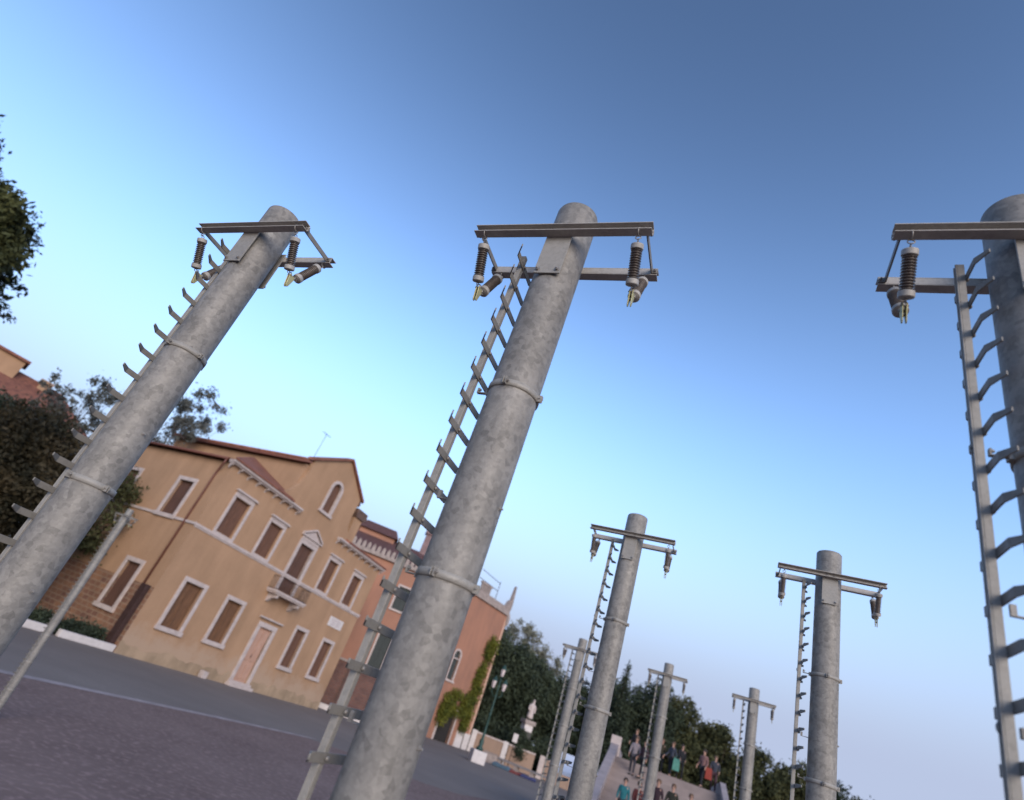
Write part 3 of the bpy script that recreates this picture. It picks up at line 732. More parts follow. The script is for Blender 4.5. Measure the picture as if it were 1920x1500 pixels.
def at(az_x, az_y, D):
    l = math.hypot(az_x, az_y); return (az_x / l * D, az_y / l * D, 0)

# --- left side
def pine():
    root = empty('pine_tree', 'dark pine with dense crown and drooping branches cut by the left edge of the picture', 'tree')
    B = at(-25.0, 16.8, 31); P0 = Vector(B)
    r = random.Random(12)
    def loc(p): return Vector(p) - P0
    cs, rr = [], []
    prof = [(15.8, 1.6), (15.1, 3.0), (14.3, 4.2), (13.4, 5.1), (12.6, 5.6), (12.0, 5.5)]       # height, reach to the right
    side = Vector((.557, .83, 0))
    for z, q in prof:
        for k in range(34):
            t = r.uniform(-.8, 1) * q + .05; dd = r.uniform(-2.4, 2.4)
            cs.append(side * t + Vector((-side.y, side.x, 0)) * dd + Vector((0, 0, z + r.uniform(-.5, .5)))); rr.append(r.uniform(.65, 1.05))
    m = MB()
    m.tube([(0, 0, -.2), (0, 0, 4), (.1, .1, 11), (.2, .2, 15)], [.5, .42, .3, .1], 10)
    for z0, z1, q in ((13.0, 12.3, 6.6), (12.3, 11.3, 6.2), (12.0, 11.0, 7.0), (11.4, 10.4, 6.3), (10.4, 9.4, 6.6)):
        e_ = side * q + Vector((-side.y, side.x, 0)) * r.uniform(-1, 1) + Vector((0, 0, z1)); s_ = Vector((0, 0, z0))
        m.tube([s_, s_ * .5 + e_ * .5 + Vector((0, 0, .3)), e_], [.14, .09, .03], 6)
        for k in range(10):
            f = .35 + .68 * k / 9; cs.append(s_ * (1 - f) + e_ * f + Vector((0, 0, .15 + .28 * (1 - abs(2 * f - 1))))); rr.append(.34 - .1 * f)
    m.build('trunk', TRUNK, root)
    leaves_mesh('crown', cs, rr, 150000, .12, LEAF['pine'], root, seed=3, fuzz=.08)
    place(root, B, 0)
pine()
GL = 'garden trees left of the ochre house'; GS = 'slender trees behind the ochre house'
tree('garden_tree', 'dark bushy tree in front of the red roofed house at the far left', 'tree', at(-30.2, 32.2, 41), 9.3, 5.2, 'brown', 48000, .13, .3, .06, seed=4, clumps=60, group=GL)
tree('garden_tree', 'dark brown leaved tree against the end of the brick side wall', 'tree', at(-25.6, 35.6, 43), 10.6, 4.4, 'brown', 46000, .13, .3, .06, seed=5, clumps=60, group=GL)
tree('garden_tree', 'tall dark tree between the bushy one and the slender blue-grey trees', 'tree', at(-28.0, 34.6, 47), 11.6, 3.6, 'evergreen', 26000, .15, .3, .06, seed=15, clumps=50, group=GL)
tree('slender_tree', 'thin blue-grey tree just left of the big left pole', 'tree', at(-26.0, 37.0, 52), 16.0, 2.6, 'blue', 7000, .11, .14, .40, seed=6, clumps=75, spread=.34, group=GS, fuzz=.16)
tree('slender_tree', 'small wispy blue-grey tree, farthest left of the slender ones', 'tree', at(-27.6, 35.8, 52), 15.0, 1.4, 'blue', 2600, .11, .12, .50, seed=7, clumps=40, spread=.4, group=GS, fuzz=.15)
tree('slender_tree', 'open dark tree rising over the roof end just right of the big left pole', 'tree', at(-21.2, 39.7, 56), 20.3, 4.0, 'blue', 11000, .13, .16, .42, seed=8, clumps=70, spread=.36, group=GS, fuzz=.2)
tree('olive_tree', 'loose olive-green tree hanging over the side wall of the ochre house', 'tree', UV(-1.5, 7.4), 9.8, 2.9, 'olive', 7500, .13, .16, .32, seed=9, clumps=40, spread=.75)
# hedge on the garden side of the low wall
hs = [(x, rng.uniform(-.1, .1), .42 + rng.uniform(-.05, .15)) for x in np.linspace(-8, -.8, 26)]
h = leaves_mesh('hedge', hs, [.42] * len(hs), 9000, .09, LEAF['evergreen'], None, seed=20); place(h, UV(0, 1.0), YAWF); tag(h, 'low dark hedge behind the white kerb wall beside the ochre house', 'hedge')

# red roofed house far left
def left_house():
    root = empty('red_roofed_house', 'house with dark red tiled roof behind the trees at the far left edge', 'house')
    m = MB(); m.box(-9, 8.0, 0, 8, 0, 14.0); m.build('wall', PINK, root)
    m = MB(); m.add([(-9.5, -.5, 14.0), (8.7, -.5, 14.0), (8.7, 8.5, 14.0), (-9.5, 8.5, 14.0), (-6, 4, 17.6), (4.4, 4, 17.6)], [(0, 1, 5, 4), (1, 2, 5), (2, 3, 4, 5), (3, 0, 4), (0, 3, 2, 1)])
    m.build('roof', TILE, root)
    m = MB(); m.box(-3.2, .2, 2.5, 5.5, 16.2, 18.3); d = m.build('dormer', OCHRE, root)
    m = MB(); m.box(-3.5, .5, 2.2, 5.8, 18.3, 18.55); m.build('roof', TILE, d)
    m = MB(); m.box(2.2, 3.1, 3, 4, 15.4, 17.6); m.box(2.05, 3.25, 2.85, 4.15, 17.6, 17.85); m.build('chimney', OCHRE, root)
    for x in (-6.5, -3, .5): window(root, x, x + 1.6, 9.5, 12.6, None, .2, SHUT)
    place(root, at(-46.5, 54.5, 70), R(40))
left_house()

# ------------------------------------------------------------------ pink buildings on the right
def pink_house():
    root = empty('pink_house', 'salmon pink house with dark tiled roofs between the ochre house and the centre pole', 'house')
    holes = [(9.2, 10.6, 10.6, 13.0), (9.2, 10.6, 4.6, 8.0), (12.2, 13.6, 10.6, 13.0), (12.2, 13.6, 4.6, 8.0)]
    m = MB(); wall_grid(m, 0, 15, 0, 15.0, holes); m.box(14.98, 15, .01, 14, 0, 15.0); m.box(0, .02, .01, 14, 0, 15); m.box(0, 15, 13.9, 14, 0, 15)
    m.build('wall', PINK, root)
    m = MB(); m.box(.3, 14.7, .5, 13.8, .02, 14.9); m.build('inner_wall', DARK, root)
    for a, b, c, d in holes: window(root, a - .2, b + .2, c - .2, d + .2, None, .2, GSH)
    m = MB(); m.box(-.3, 15.3, -.35, -.0, 15.0, 15.35)
    for i in range(26):
        x = .0 + i * .58; m.prism([(x, 15.353), (x + .46, 15.353), (x + .40, 15.9), (x + .23, 16.15), (x + .06, 15.9)], -.3, -.05, 'XZ')
    m.build('cornice', STONE_G, root)
    m = MB(); m.add([(-.4, -.0, 15.35), (15.4, -.0, 15.35), (15.4, 14.4, 15.35), (-.4, 14.4, 15.35), (2.5, 5, 18.3), (12.0, 5, 18.3)], [(0, 1, 5, 4), (1, 2, 5), (2, 3, 4, 5), (3, 0, 4), (0, 3, 2, 1)])
    m.build('roof', TILE_D, root)
    m = MB(); m.box(2.2, 6.6, 4, 7, 17.3, 18.6); d = m.build('roof_turret', PINK, root)
    m = MB(); m.add([(1.8, 3.6, 18.3), (7.0, 3.6, 18.3), (7.0, 7.4, 18.3), (1.8, 7.4, 18.3), (2.6, 5, 19.5), (6.4, 5, 19.5)], [(0, 1, 5, 4), (1, 2, 5), (2, 3, 4, 5), (3, 0, 4), (0, 3, 2, 1)]); m.build('roof', TILE_D, d)
    m = MB(); m.box(9.9, 10.8, 4.6, 5.4, 17.4, 20.6); m.box(9.7, 11.0, 4.4, 5.6, 20.6, 21.0); m.build('chimney', mat('chimney_brick', (.16, .10, .10), var=.3), root)
    place(root, (-14.0, 64.8, 0), R(6))
pink_house()
def garden_wall():
    root = empty('garden_wall', 'dark brick garden wall beside the right end of the ochre house', 'wall')
    MB().box(0, 9.5, 0, .4, 0, 4.2).build('wall', BRICK_R, root)
    MB().box(-.1, 9.6, -.1, .5, 4.2, 4.4).build('coping', STONE_G, root)
    for x in (1.4, 4.4, 7.2): MB().box(x, x + .16, -.12, -.0, 0, 4.15).build('post', IRON, root)
    MB().box(0, 9.5, -.55, -.121, 0, .42).build('kerb', WHITE, root)
    place(root, (-7.3, 60.5, 0), R(8))
garden_wall()
def tower():
    root = empty('pink_tower', 'tall pink building end with battlements and a corner pinnacle, climbing plants on its face', 'tower')
    # local x from left to right along the front, corner at x=11
    hs = [(2.3, 3.9, 7.1, 9.9), (2.95, 6.75, .0, 3.9)]
    hs = [(2.0, 3.3, 7.15, 10.9), (3.5, 6.7, 0, 3.95)]
    m = MB(); wall_grid(m, 0, 10.9, 0, 18.4, hs); m.box(10.88, 10.9, .01, 9, 0, 18.4); m.box(0, .02, .01, 9, 0, 18.4); m.box(0, 10.9, 8.9, 9, 0, 18.4)
    m.build('wall', PINK, root)
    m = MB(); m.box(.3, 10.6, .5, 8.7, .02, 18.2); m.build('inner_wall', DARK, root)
    m = MB(); m.box(1.75, 2.0, -.1, .15, 7.0, 10.2); m.box(3.3, 3.55, -.1, .15, 7.0, 10.2); m.box(1.6, 3.7, -.2, .15, 6.85, 7.1)
    for a in range(10):
        t0, t1 = PI * a / 10, PI * (a + 1) / 10
        m.prism([(2.65 + .9 * math.cos(t0), 10.2 + .9 * math.sin(t0)), (2.65 + .9 * math.cos(t1), 10.2 + .9 * math.sin(t1)), (2.65 + .65 * math.cos(t1), 10.2 + .65 * math.sin(t1)), (2.65 + .65 * math.cos(t0), 10.2 + .65 * math.sin(t0))], -.1, .15, 'XZ')
    m.box(2.0, 3.3, -.02, .15, 9.75, 9.9)
    aw = m.build('arched_window', STONE, root)
    m = MB(); m.box(2.02, 2.64, .2, .25, 7.1, 9.74); m.box(2.66, 3.28, .2, .25, 7.1, 9.74); m.box(2.02, 3.28, .2, .25, 9.9, 10.88); m.build('shutter', GSH, aw)
    m = MB(); m.box(3.15, 3.5, -.08, .3, 0, 3.95); m.box(6.7, 6.95, -.08, .3, 0, 3.95); m.box(3.15, 6.95, -.1, .3, 3.95, 4.15)
    d = m.build('doorway', STONE, root); MB().box(3.5, 6.7, .35, .42, 0, 3.95).build('door_leaf', DARK, d)
    MB().box(7.9, 10.98, -.12, -.0, 0, 1.9).build('stone_base', WHITE, root)
    MB().box(10.6, 10.95, -.05, .3, 1.9, 18.3).build('sunlit_edge_strip', mat('sunlit_corner', (.48, .30, .22), var=.1), root)  # pale colour paints the sunlit corner edge, together with a pale downpipe
    m = MB(); m.box(-.2, 11.1, -.3, .2, 18.4, 18.75); m.box(-.1, 11.0, -.15, .2, 18.75, 19.5)
    for x in (2.6, 3.1, 3.6, 4.1, 4.6): m.box(x, x + .3, -.14, .15, 19.5, 20.5)
    m.box(2.4, 5.1, -.18, .2, 20.5, 20.75)
    m.prism([(9.6, 19.5), (11.05, 19.5), (11.05, 20.6), (10.75, 23.0), (10.55, 20.8), (10.0, 20.4)], -.2, .3, 'XZ')
    m.prism([(10.6, 18.4), (11.3, 18.4), (11.3, 17.4), (10.95, 16.9)], -.3, .3, 'XZ')
    m.build('parapet', STONE_G, root)
    m = MB(); m.tube([(9.2, 2, 18.5), (9.2, 2, 22.9)], .05, 5); m.tube([(4.0, 2, 22.9), (9.2, 2, 22.6)], .05, 5); m.tube([(4.0, 2, 21.6), (9.2, 2, 21.4)], .05, 5)
    m.build('antenna', IRON, root)
    C = Vector((10.3, 91.2, 0)); d = Vector((-.68, -.73, 0)).normalized(); p = C + d * 10.9
    place(root, p, math.atan2(-d.y, -d.x))
    # climbing plant
    cs = []
    r = random.Random(4)
    for i in range(34):
        z = r.uniform(3.8, 14.6); x = 9.3 + r.uniform(-.6, .6) - (14.6 - z) * .10
        cs.append((x, -.25, z))
    for i in range(26): cs.append((r.uniform(3.0, 8.6), -.45, r.uniform(3.7, 5.8)))
    for i in range(8): cs.append((8.6 + r.uniform(-.3, .3), -.3, r.uniform(2.2, 4)))
    for i in range(8): cs.append((3.2 + r.uniform(-.3, .3), -.3, r.uniform(2.2, 4)))
    vn = empty('climbing_plant', 'green and yellow climbing plant on the face of the pink tower, over its doorway', 'plant')
    leaves_mesh('foliage', cs, [r.uniform(.5, 1.0) for _ in cs], 16000, .14, LEAF['vine'], vn, seed=31)
    m = MB(); m.tube([(9.6, -.1, 0), (9.3, -.12, 4), (9.0, -.12, 9), (9.4, -.12, 14)], [.1, .08, .05, .02], 6); m.tube([(9.3, -.12, 4), (6, -.15, 4.6), (3.2, -.15, 4.6)], [.06, .04, .02], 6)
    m.build('stem', TRUNK, vn)
    place(vn, p, math.atan2(-d.y, -d.x))
tower()

# ------------------------------------------------------------------ trees on the right
G2 = 'trees of the park on the right'
TL = [
 # x, y, D, h, rx, kind, n, size, seed, shape, base, label
 (10.8, 106, 104, 19.0, 5.5, 'evergreen', 15000, .42, 41, 'round', .06, 'dark evergreen tree directly right of the pink tower'),
 (16.5, 104, 108, 18.2, 6.5, 'evergreen', 18000, .42, 42, 'round', .05, 'broad dark evergreen behind the street lamp'),
 (20.5, 108, 112, 17.5, 6.0, 'evergreen', 16000, .42, 43, 'round', .05, 'dark evergreen behind the white statue'),
 (27.0, 106.5, 112, 16.8, 6.0, 'evergreen', 15000, .42, 44, 'round', .05, 'dark evergreen behind the leftmost far pole'),
 (34.7, 104.4, 106, 20.0, 4.6, 'evergreen', 11000, .36, 45, 'cone', .05, 'pointed dark cypress rising over the wooded bank'),
 (33.2, 104.6, 112, 18.4, 5.6, 'evergreen', 15000, .42, 46, 'round', .05, 'dark evergreen standing left of the cypress'),
 (39.5, 102.5, 112, 20.2, 5.8, 'evergreen', 16000, .42, 47, 'round', .05, 'dark evergreen just right of the cypress'),
 (43.5, 101, 114, 19.6, 5.0, 'olive', 13000, .42, 48, 'round', .05, 'taller olive-green tree at the end of the dark bank'),
 (49.0, 98, 116, 17.2, 5.2, 'olive', 13000, .42, 49, 'round', .05, 'olive-green tree behind the people on the bridge'),
 (54.5, 95, 118, 15.7, 5.2, 'olive', 12000, .42, 50, 'round', .05, 'olive-green tree just behind the rightmost far pole'),
 (58.8, 92.6, 120, 15.6, 4.4, 'olive', 11000, .42, 51, 'round', .05, 'rounded brownish tree between rightmost far pole and upright pole'),
 (62.6, 90.6, 124, 15.2, 4.8, 'evergreen', 10000, .42, 52, 'round', .05, 'dark tree behind the foot of the upright middle distance pole'),
 (66.2, 87.6, 126, 13.6, 4.6, 'olive', 10000, .42, 53, 'round', .05, 'last low tree at the right end of the bank'),
]
for x, y, D, h, rx, kd, n, sz, sd, sh, bs, lb in TL:
    tree('park_tree', lb, 'tree', at(x, y, D), h, rx, kd, int(n * 2.1), sz * .62, .35, bs, sh, G2, sd, clumps=70)
tree('bare_tree', 'pale thinly leaved tree standing above the dark evergreens right of the tower', 'tree', at(16.4, 108.5, 118), 23.4, 6.2, 'grey', 11000, .2, .3, .45, 'round', G2, 60, clumps=130, spread=.34, fuzz=.35)
tree('bare_tree', 'smaller pale tree beside the leftmost far pole', 'tree', at(21.0, 107.8, 118), 19.4, 4.8, 'grey', 7000, .2, .25, .5, 'round', G2, 61, clumps=90, spread=.34, fuzz=.35)
# undergrowth of the park
bs = [(x + rng.uniform(-1, 1), rng.uniform(-2, 2), rng.uniform(.8, 3.4)) for x in np.linspace(-8, 60, 90)]
u = leaves_mesh('undergrowth', bs, [1.7] * len(bs), 26000, .3, LEAF['evergreen'], None, seed=70); place(u, (16, 98.5, 0), R(-22)); tag(u, 'dark undergrowth under the trees of the park', 'bushes', kind='stuff')

# ------------------------------------------------------------------ street lamp, statue, wall, small things
def lamp():
    root = empty('street_lamp', 'dark green iron lamp post with three lanterns on a white stone block', 'street lamp')
    MB().box(-.75, .75, -.75, .75, 0, 1.15).build('base', WHITE, root, bevel=.05)
    m = MB(); m.lathe([(.38, 1.15), (.38, 1.4), (.2, 1.55), (.26, 2.0), (.14, 2.3), (.11, 4.5), (.15, 4.6), (.09, 4.75), (.08, 7.3), (.05, 8.6)], 16); m.build('post', GREENI, root)
    for dx, dz in ((-.62, 7.15), (.62, 7.15), (0, 8.5)):
        m = MB()
        if dx: m.tube([(0, 0, 6.5), (dx * .5, 0, 6.45), (dx * .95, 0, 6.65), (dx, 0, dz)], .04, 6)
        ar = m.tube([(dx, 0, dz - .1), (dx, 0, dz + .05)], .07, 8).build('arm', GREENI, root)
        m = MB(); m.lathe([(.16, dz + .05), (.27, dz + .75)], 6, T(dx, 0, 0), False); ln = m.build('lantern', GLASS, root)
        m = MB(); m.lathe([(.33, dz + .75), (.30, dz + .85), (.12, dz + 1.1), (.03, dz + 1.3)], 6, T(dx, 0, 0), False)
        for k in range(6):
            a = PI / 3 * k; m.tube([(dx + .165 * math.cos(a), .165 * math.sin(a), dz + .05), (dx + .275 * math.cos(a), .275 * math.sin(a), dz + .75)], .014, 4)
        m.build('lantern_frame', GREENI, ln)
    place(root, (9.3, 69.6, 0), R(10))
lamp()

def skin_mesh(name, verts, edges, radii, m, parent, sub=1, root=0):
    me = bpy.data.meshes.new(name); me.from_pydata(verts, edges, []); me.update()
    o = bpy.data.objects.new(name, me); COL.objects.link(o)
    md = o.modifiers.new('s', 'SKIN'); md.use_smooth_shade = True; md.branch_smoothing = .3
    sv = me.skin_vertices[0].data
    for i, r in enumerate(radii):
        r = r if isinstance(r, tuple) else (r, r); sv[i].radius = r; sv[i].use_root = (i == root)
    if sub: s = o.modifiers.new('u', 'SUBSURF'); s.levels = sub; s.render_levels = sub
    dg = bpy.context.evaluated_depsgraph_get(); dg.update()
    e = o.evaluated_get(dg); nm = bpy.data.meshes.new_from_object(e)
    nm.name = name; nm.materials.clear(); nm.materials.append(m)
    nm.polygons.foreach_set('use_smooth', [True] * len(nm.polygons))
    o.modifiers.clear(); o.data = nm; bpy.data.meshes.remove(me)
    if parent is not None: o.parent = parent
    return o
def cloth(name, c): return mat('cloth_' + name, tuple(q * .6 for q in c), rough=.9, var=.15, scale=8)
SKIN = mat('skin', (.33, .19, .14), rough=.6, var=.06, scale=10)
HAIR = mat('dark_hair', (.03, .02, .015), rough=.7)
HAIRB = mat('brown_hair', (.10, .055, .03), rough=.7)
def person(label, loc, yaw, top=(.05, .05, .06), legs=(.03, .03, .04), hair=HAIR, stride=.12, arm=0.25, bend=.15, h=1.72, tilt=True, skirt=False, group='people on the bridge'):
    root = empty('person', label, 'person', group)
    s = h / 1.72
    st = stride
    J = {}
    def P(k, x, y, z): J[k] = (x * s, y * s, z * s)
    P('pel', 0, 0, .95); P('hem', 0, 0, .86); P('bel', 0, 0, 1.08); P('che', 0, -.01, 1.28); P('nec0', 0, 0, 1.43); P('nec', 0, -.01, 1.50); P('jaw', 0, -.03, 1.555); P('hd', 0, -.01, 1.63); P('crn', 0, .005, 1.70)
    P('shL', -.17, 0, 1.40); P('shR', .17, 0, 1.40)
    for q, t in ((-1, 'L'), (1, 'R')):
        a = arm * (1 if q < 0 else -.6)
        P('el' + t, q * .22, .02 - a * .3, 1.12); P('wr' + t, q * .235, -.05 - a * .7 - bend * .3, .90 + bend * .3); P('hn' + t, q * .235, -.07 - a * .8 - bend * .4, .82 + bend * .35)
        P('hi' + t, q * .095, 0, .90); P('kn' + t, q * .105, -.03 - q * st * .5, .50); P('an' + t, q * .11, .03 - q * st, .09); P('to' + t, q * .125, -.14 - q * st, .035)
    order = ['pel', 'bel', 'che', 'nec0', 'nec', 'jaw', 'hd', 'crn', 'shL', 'elL', 'wrL', 'hnL', 'shR', 'elR', 'wrR', 'hnR', 'hiL', 'knL', 'anL', 'toL', 'hiR', 'knR', 'anR', 'toR']
    rad = dict(hem=(.135, .11), pel=(.125, .10), bel=(.12, .095), che=(.135, .10), nec0=(.075, .07), nec=.055, jaw=(.065, .075), hd=(.078, .095), crn=(.06, .075), shL=.06, shR=.06, elL=.042, elR=.042, wrL=.028, wrR=.028, hnL=(.036, .02), hnR=(.036, .02), hiL=.085, hiR=.085, knL=.058, knR=.058, anL=.038, anR=.038, toL=(.04, .025), toR=(.04, .025))
    ed = [('pel', 'bel'), ('bel', 'che'), ('che', 'nec0'), ('nec0', 'nec'), ('nec', 'jaw'), ('jaw', 'hd'), ('hd', 'crn'), ('che', 'shL'), ('shL', 'elL'), ('elL', 'wrL'), ('wrL', 'hnL'), ('che', 'shR'), ('shR', 'elR'), ('elR', 'wrR'), ('wrR', 'hnR'), ('pel', 'hiL'), ('hiL', 'knL'), ('knL', 'anL'), ('anL', 'toL'), ('pel', 'hiR'), ('hiR', 'knR'), ('knR', 'anR'), ('anR', 'toR')]
    vs = [J[k] for k in order]; rd = []
    for k in order:
        r = rad[k]; rd.append(tuple(c * s for c in r) if isinstance(r, tuple) else r * s)
    es = [(order.index(a), order.index(b)) for a, b in ed]
    for t, q in (('L', -1), ('R', 1)):          # five bent fingers on each hand
        hx, hy, hz = J['hn' + t]; hi = order.index('hn' + t)
        for f in range(4):
            b0 = len(vs); off = (f - 1.5) * .018 * s; ln = (.035, .042, .039, .03)[f] * s
            vs += [(hx, hy + off, hz - .035 * s), (hx - q * .006 * s, hy + off, hz - .035 * s - ln), (hx - q * .022 * s, hy + off - .004, hz - .045 * s - ln * 1.6)]
            rd += [.009 * s, .008 * s, .007 * s]; es += [(hi, b0), (b0, b0 + 1), (b0 + 1, b0 + 2)]
        b0 = len(vs); vs += [(hx - q * .01 * s, hy - .035 * s, hz - .005 * s), (hx - q * .02 * s, hy - .05 * s, hz - .035 * s)]
        rd += [.01 * s, .008 * s]; es += [(hi, b0), (b0, b0 + 1)]
    body = skin_mesh('body', vs, es, rd, SKIN, root, 1)
    m = MB()                                       # nose, ears, eyes on the head
    m.add([(-.012, -.10, 1.60), (.012, -.10, 1.60), (0, -.098, 1.645), (0, -.125, 1.603)], [(0, 1, 3), (0, 3, 2), (1, 2, 3), (0, 2, 1)], True, Matrix.Scale(s, 4))
    for q in (-1, 1): m.lathe([(.001, -.008), (.02, -.004), (.02, .004), (.001, .008)], 10, Matrix.Scale(s, 4) @ T(q * .084, .0, 1.61) @ Ry(R(90)))
    m.build('face_features', SKIN, root)
    m = MB()
    for q in (-1, 1): m.lathe([(.001, 0), (.011, .001), (.009, .006)], 10, Matrix.Scale(s, 4) @ T(q * .033, -.097, 1.64) @ Rx(R(90)))
    m.box(-.026 * s, .026 * s, -.104 * s, -.097 * s, 1.572 * s, 1.58 * s)
    m.build('eyes_and_mouth', HAIR, root)
    m = MB(); m.lathe([(.088, -.055), (.098, 0), (.096, .04), (.075, .085), (.03, .108), (.002, .112)], 18, Matrix.Scale(s, 4) @ T(0, .016, 1.645) @ Rx(R(-12)))
    m.build('hair', hair, root)
    g = 1.22
    def shell(name, keys, e2, m_, gr):
        idx = {k: i for i, k in enumerate(keys)}
        skin_mesh(name, [J[k] for k in keys], [(idx[a], idx[b]) for a, b in e2], [tuple(c * s * gr for c in (rad[k] if isinstance(rad[k], tuple) else (rad[k],) * 2)) for k in keys], m_, root, 1)
    shell('jacket', ['hem', 'pel', 'bel', 'che', 'nec0', 'shL', 'elL', 'wrL', 'shR', 'elR', 'wrR'], [('hem', 'pel'), ('pel', 'bel'), ('bel', 'che'), ('che', 'nec0'), ('che', 'shL'), ('shL', 'elL'), ('elL', 'wrL'), ('che', 'shR'), ('shR', 'elR'), ('elR', 'wrR')], top, g)
    shell('trousers', ['pel', 'hiL', 'knL', 'anL', 'hiR', 'knR', 'anR'], [('pel', 'hiL'), ('hiL', 'knL'), ('knL', 'anL'), ('pel', 'hiR'), ('hiR', 'knR'), ('knR', 'anR')], legs, 1.17)
    for t, q in (('L', -1), ('R', 1)):
        a, to = Vector(J['an' + t]), Vector(J['to' + t])
        m = MB(); m.prism([(-.05, .06), (.05, .06), (.055, -.1), (.03, -.2), (-.03, -.2), (-.055, -.1)], 0, .07 * s, 'XY', T(a.x, a.y, 0)); m.build('shoe', cloth('shoe', (.03, .025, .022)), root, bevel=.015)
    place(root, loc, yaw)
    return root

def statue():
    root = empty('statue', 'pale stone statue on a tall dark pedestal among the trees', 'statue')
    m = MB(); m.box(-.9, .9, -.9, .9, 0, .5); m.box(-.62, .62, -.62, .62, .5, 4.5); m.build('pedestal', mat('mossy_stone', (.045, .045, .038), var=.4, scale=2), root, bevel=.03)
    m = MB(); m.box(-.6, .6, -.6, .6, 4.503, 5.35); m.build('pedestal_block', WHITE, root, bevel=.03)
    m = MB(); m.box(-.8, .8, -.8, .8, 5.353, 5.85); m.build('plinth', STONE_G, root, bevel=.03)
    vs = [(0, 0, 5.95), (.02, 0, 6.4), (.0, 0, 6.9), (.05, 0, 7.35), (.05, 0, 7.75), (.05, 0, 8.0), (.08, -.02, 8.22), (.08, -.02, 8.45), (-.35, 0, 7.6), (-.45, -.1, 7.1), (-.2, -.25, 6.95), (.45, 0, 7.6), (.55, 0, 7.2), (.5, -.1, 6.8)]
    es = [(0, 1), (1, 2), (2, 3), (3, 4), (4, 5), (5, 6), (6, 7), (4, 8), (8, 9), (9, 10), (4, 11), (11, 12), (12, 13)]
    rd = [.52, .44, .38, .36, .34, .12, .17, .15, .16, .13, .1, .16, .12, .1]
    skin_mesh('figure', vs, es, rd, STONE, root, 2)
    place(root, at(16.2, 83.4, 95), R(15)); root.scale = (1.08, 1.08, 1.08)
statue()
def shrub(label, loc, h, rx, kd, n, seed):
    tree('shrub', label, 'shrub', loc, h, rx, kd, n, .16, .08, .02, 'round', 'shrubs before the park', seed, clumps=24)
shrub('dark shrub hiding the statue pedestal', at(16.2, 83.4, 93.4), 5.0, 2.0, 'evergreen', 9000, 81)
shrub('dark shrub right of the statue, behind the tan wall', at(19.6, 82.6, 95.5), 5.4, 2.6, 'evergreen', 9000, 82)
def boundary_wall():
    root = empty('boundary_wall', 'low tan plastered wall with white piers in front of the park', 'wall')
    for a, b in ((.6, 4.6), (5.4, 9.2), (10.6, 14.8)): MB().box(a, b, 0, .35, .0, 2.45).build('wall', stucco('tan_plaster', (.27, .185, .135), (.2, .14, .11)) if 'tan_plaster' not in MATS else MATS['tan_plaster'], root)
    for x in (0, 4.6, 9.9): MB().box(x, x + .7, -.12, .45, 0, 2.75).build('pier', WHITE if x < 9 else STONE, root, bevel=.03)
    m = MB(); m.box(.6, 4.6, -.1, .45, 2.45, 2.65); m.box(5.4, 9.2, -.1, .45, 2.45, 2.65); m.box(10.6, 14.8, -.1, .45, 2.45, 2.6); m.build('coping', STONE, root)
    place(root, (10.6, 91.6, 0), R(-9))
boundary_wall()
o = MB().box(-.5, .5, -.35, .35, 0, .45).box(-1.6, 1.6, -.45, .45, .45, .6).build('x', STONE_G)
bpy.data.objects.remove(o)
def bench():
    root = empty('stone_bench', 'long grey stone bench in front of the tan park wall', 'bench')
    MB().box(-4.0, 4.0, -.5, .5, .62, .85).build('seat', mat('bench_stone', (.17, .155, .155), var=.2), root, bevel=.03)
    for x in (-3.4, -1.1, 1.1, 3.4): MB().box(x - .25, x + .25, -.4, .4, 0, .62).build('leg', STONE_G, root)
    place(root, (17.2, 82.5, 0), R(-28))
bench()
def crate(name, label, cat, loc, sx, sy, sz, m, yaw=0):
    o = MB().box(-sx, sx, -sy, sy, 0, sz).box(-sx * 1.06, sx * 1.06, -sy * 1.06, sy * 1.06, sz, sz + .08).build(name, m, None, bevel=.04); place(o, loc, yaw); tag(o, label, cat)
crate('stone_planter', 'square tan stone planter just right of the street lamp base', 'planter', (12.3, 80.6, 0), .85, .6, 1.0, STONE_G, R(-10))
def bag(label, loc, c, r):
    m = MB(); z = r * .42
    m.prism([(-r, 0), (r, 0), (r * 1.05, z * .55), (r * .7, z), (-.1 * r, z * .8), (-r * .75, z * 1.05), (-r * 1.06, z * .5)], -r * .4, r * .4, 'XZ')
    o = m.build('bag', cloth('bag%d' % int(c[0] * 999), c), None, bevel=r * .12, segs=3); place(o, loc, R(-25)); tag(o, label, 'bag', 'bags in front of the stone bench')
bag('light blue bag on the ground in front of the left half of the stone bench', (13.6, 78.5, 0), (.10, .17, .24), 1.1)
bag('dull red bag on the ground in front of the middle of the stone bench', (15.3, 77.6, 0), (.24, .07, .07), .8)
bag('dark blue bag on the ground in front of the right half of the stone bench', (16.6, 76.6, 0), (.06, .07, .18), .9)
def sign():
    root = empty('signpost', 'small white sign on a post at the tan park wall', 'sign')
    MB().box(-.32, .32, -.03, .03, 3.0, 4.0).build('panel', WHITE, root, bevel=.02); MB().tube([(0, .06, 0), (0, .06, 3.9)], .05, 8).build('post', IRON, root)
    place(root, at(15.2, 83.6, 86), R(-10))
sign()
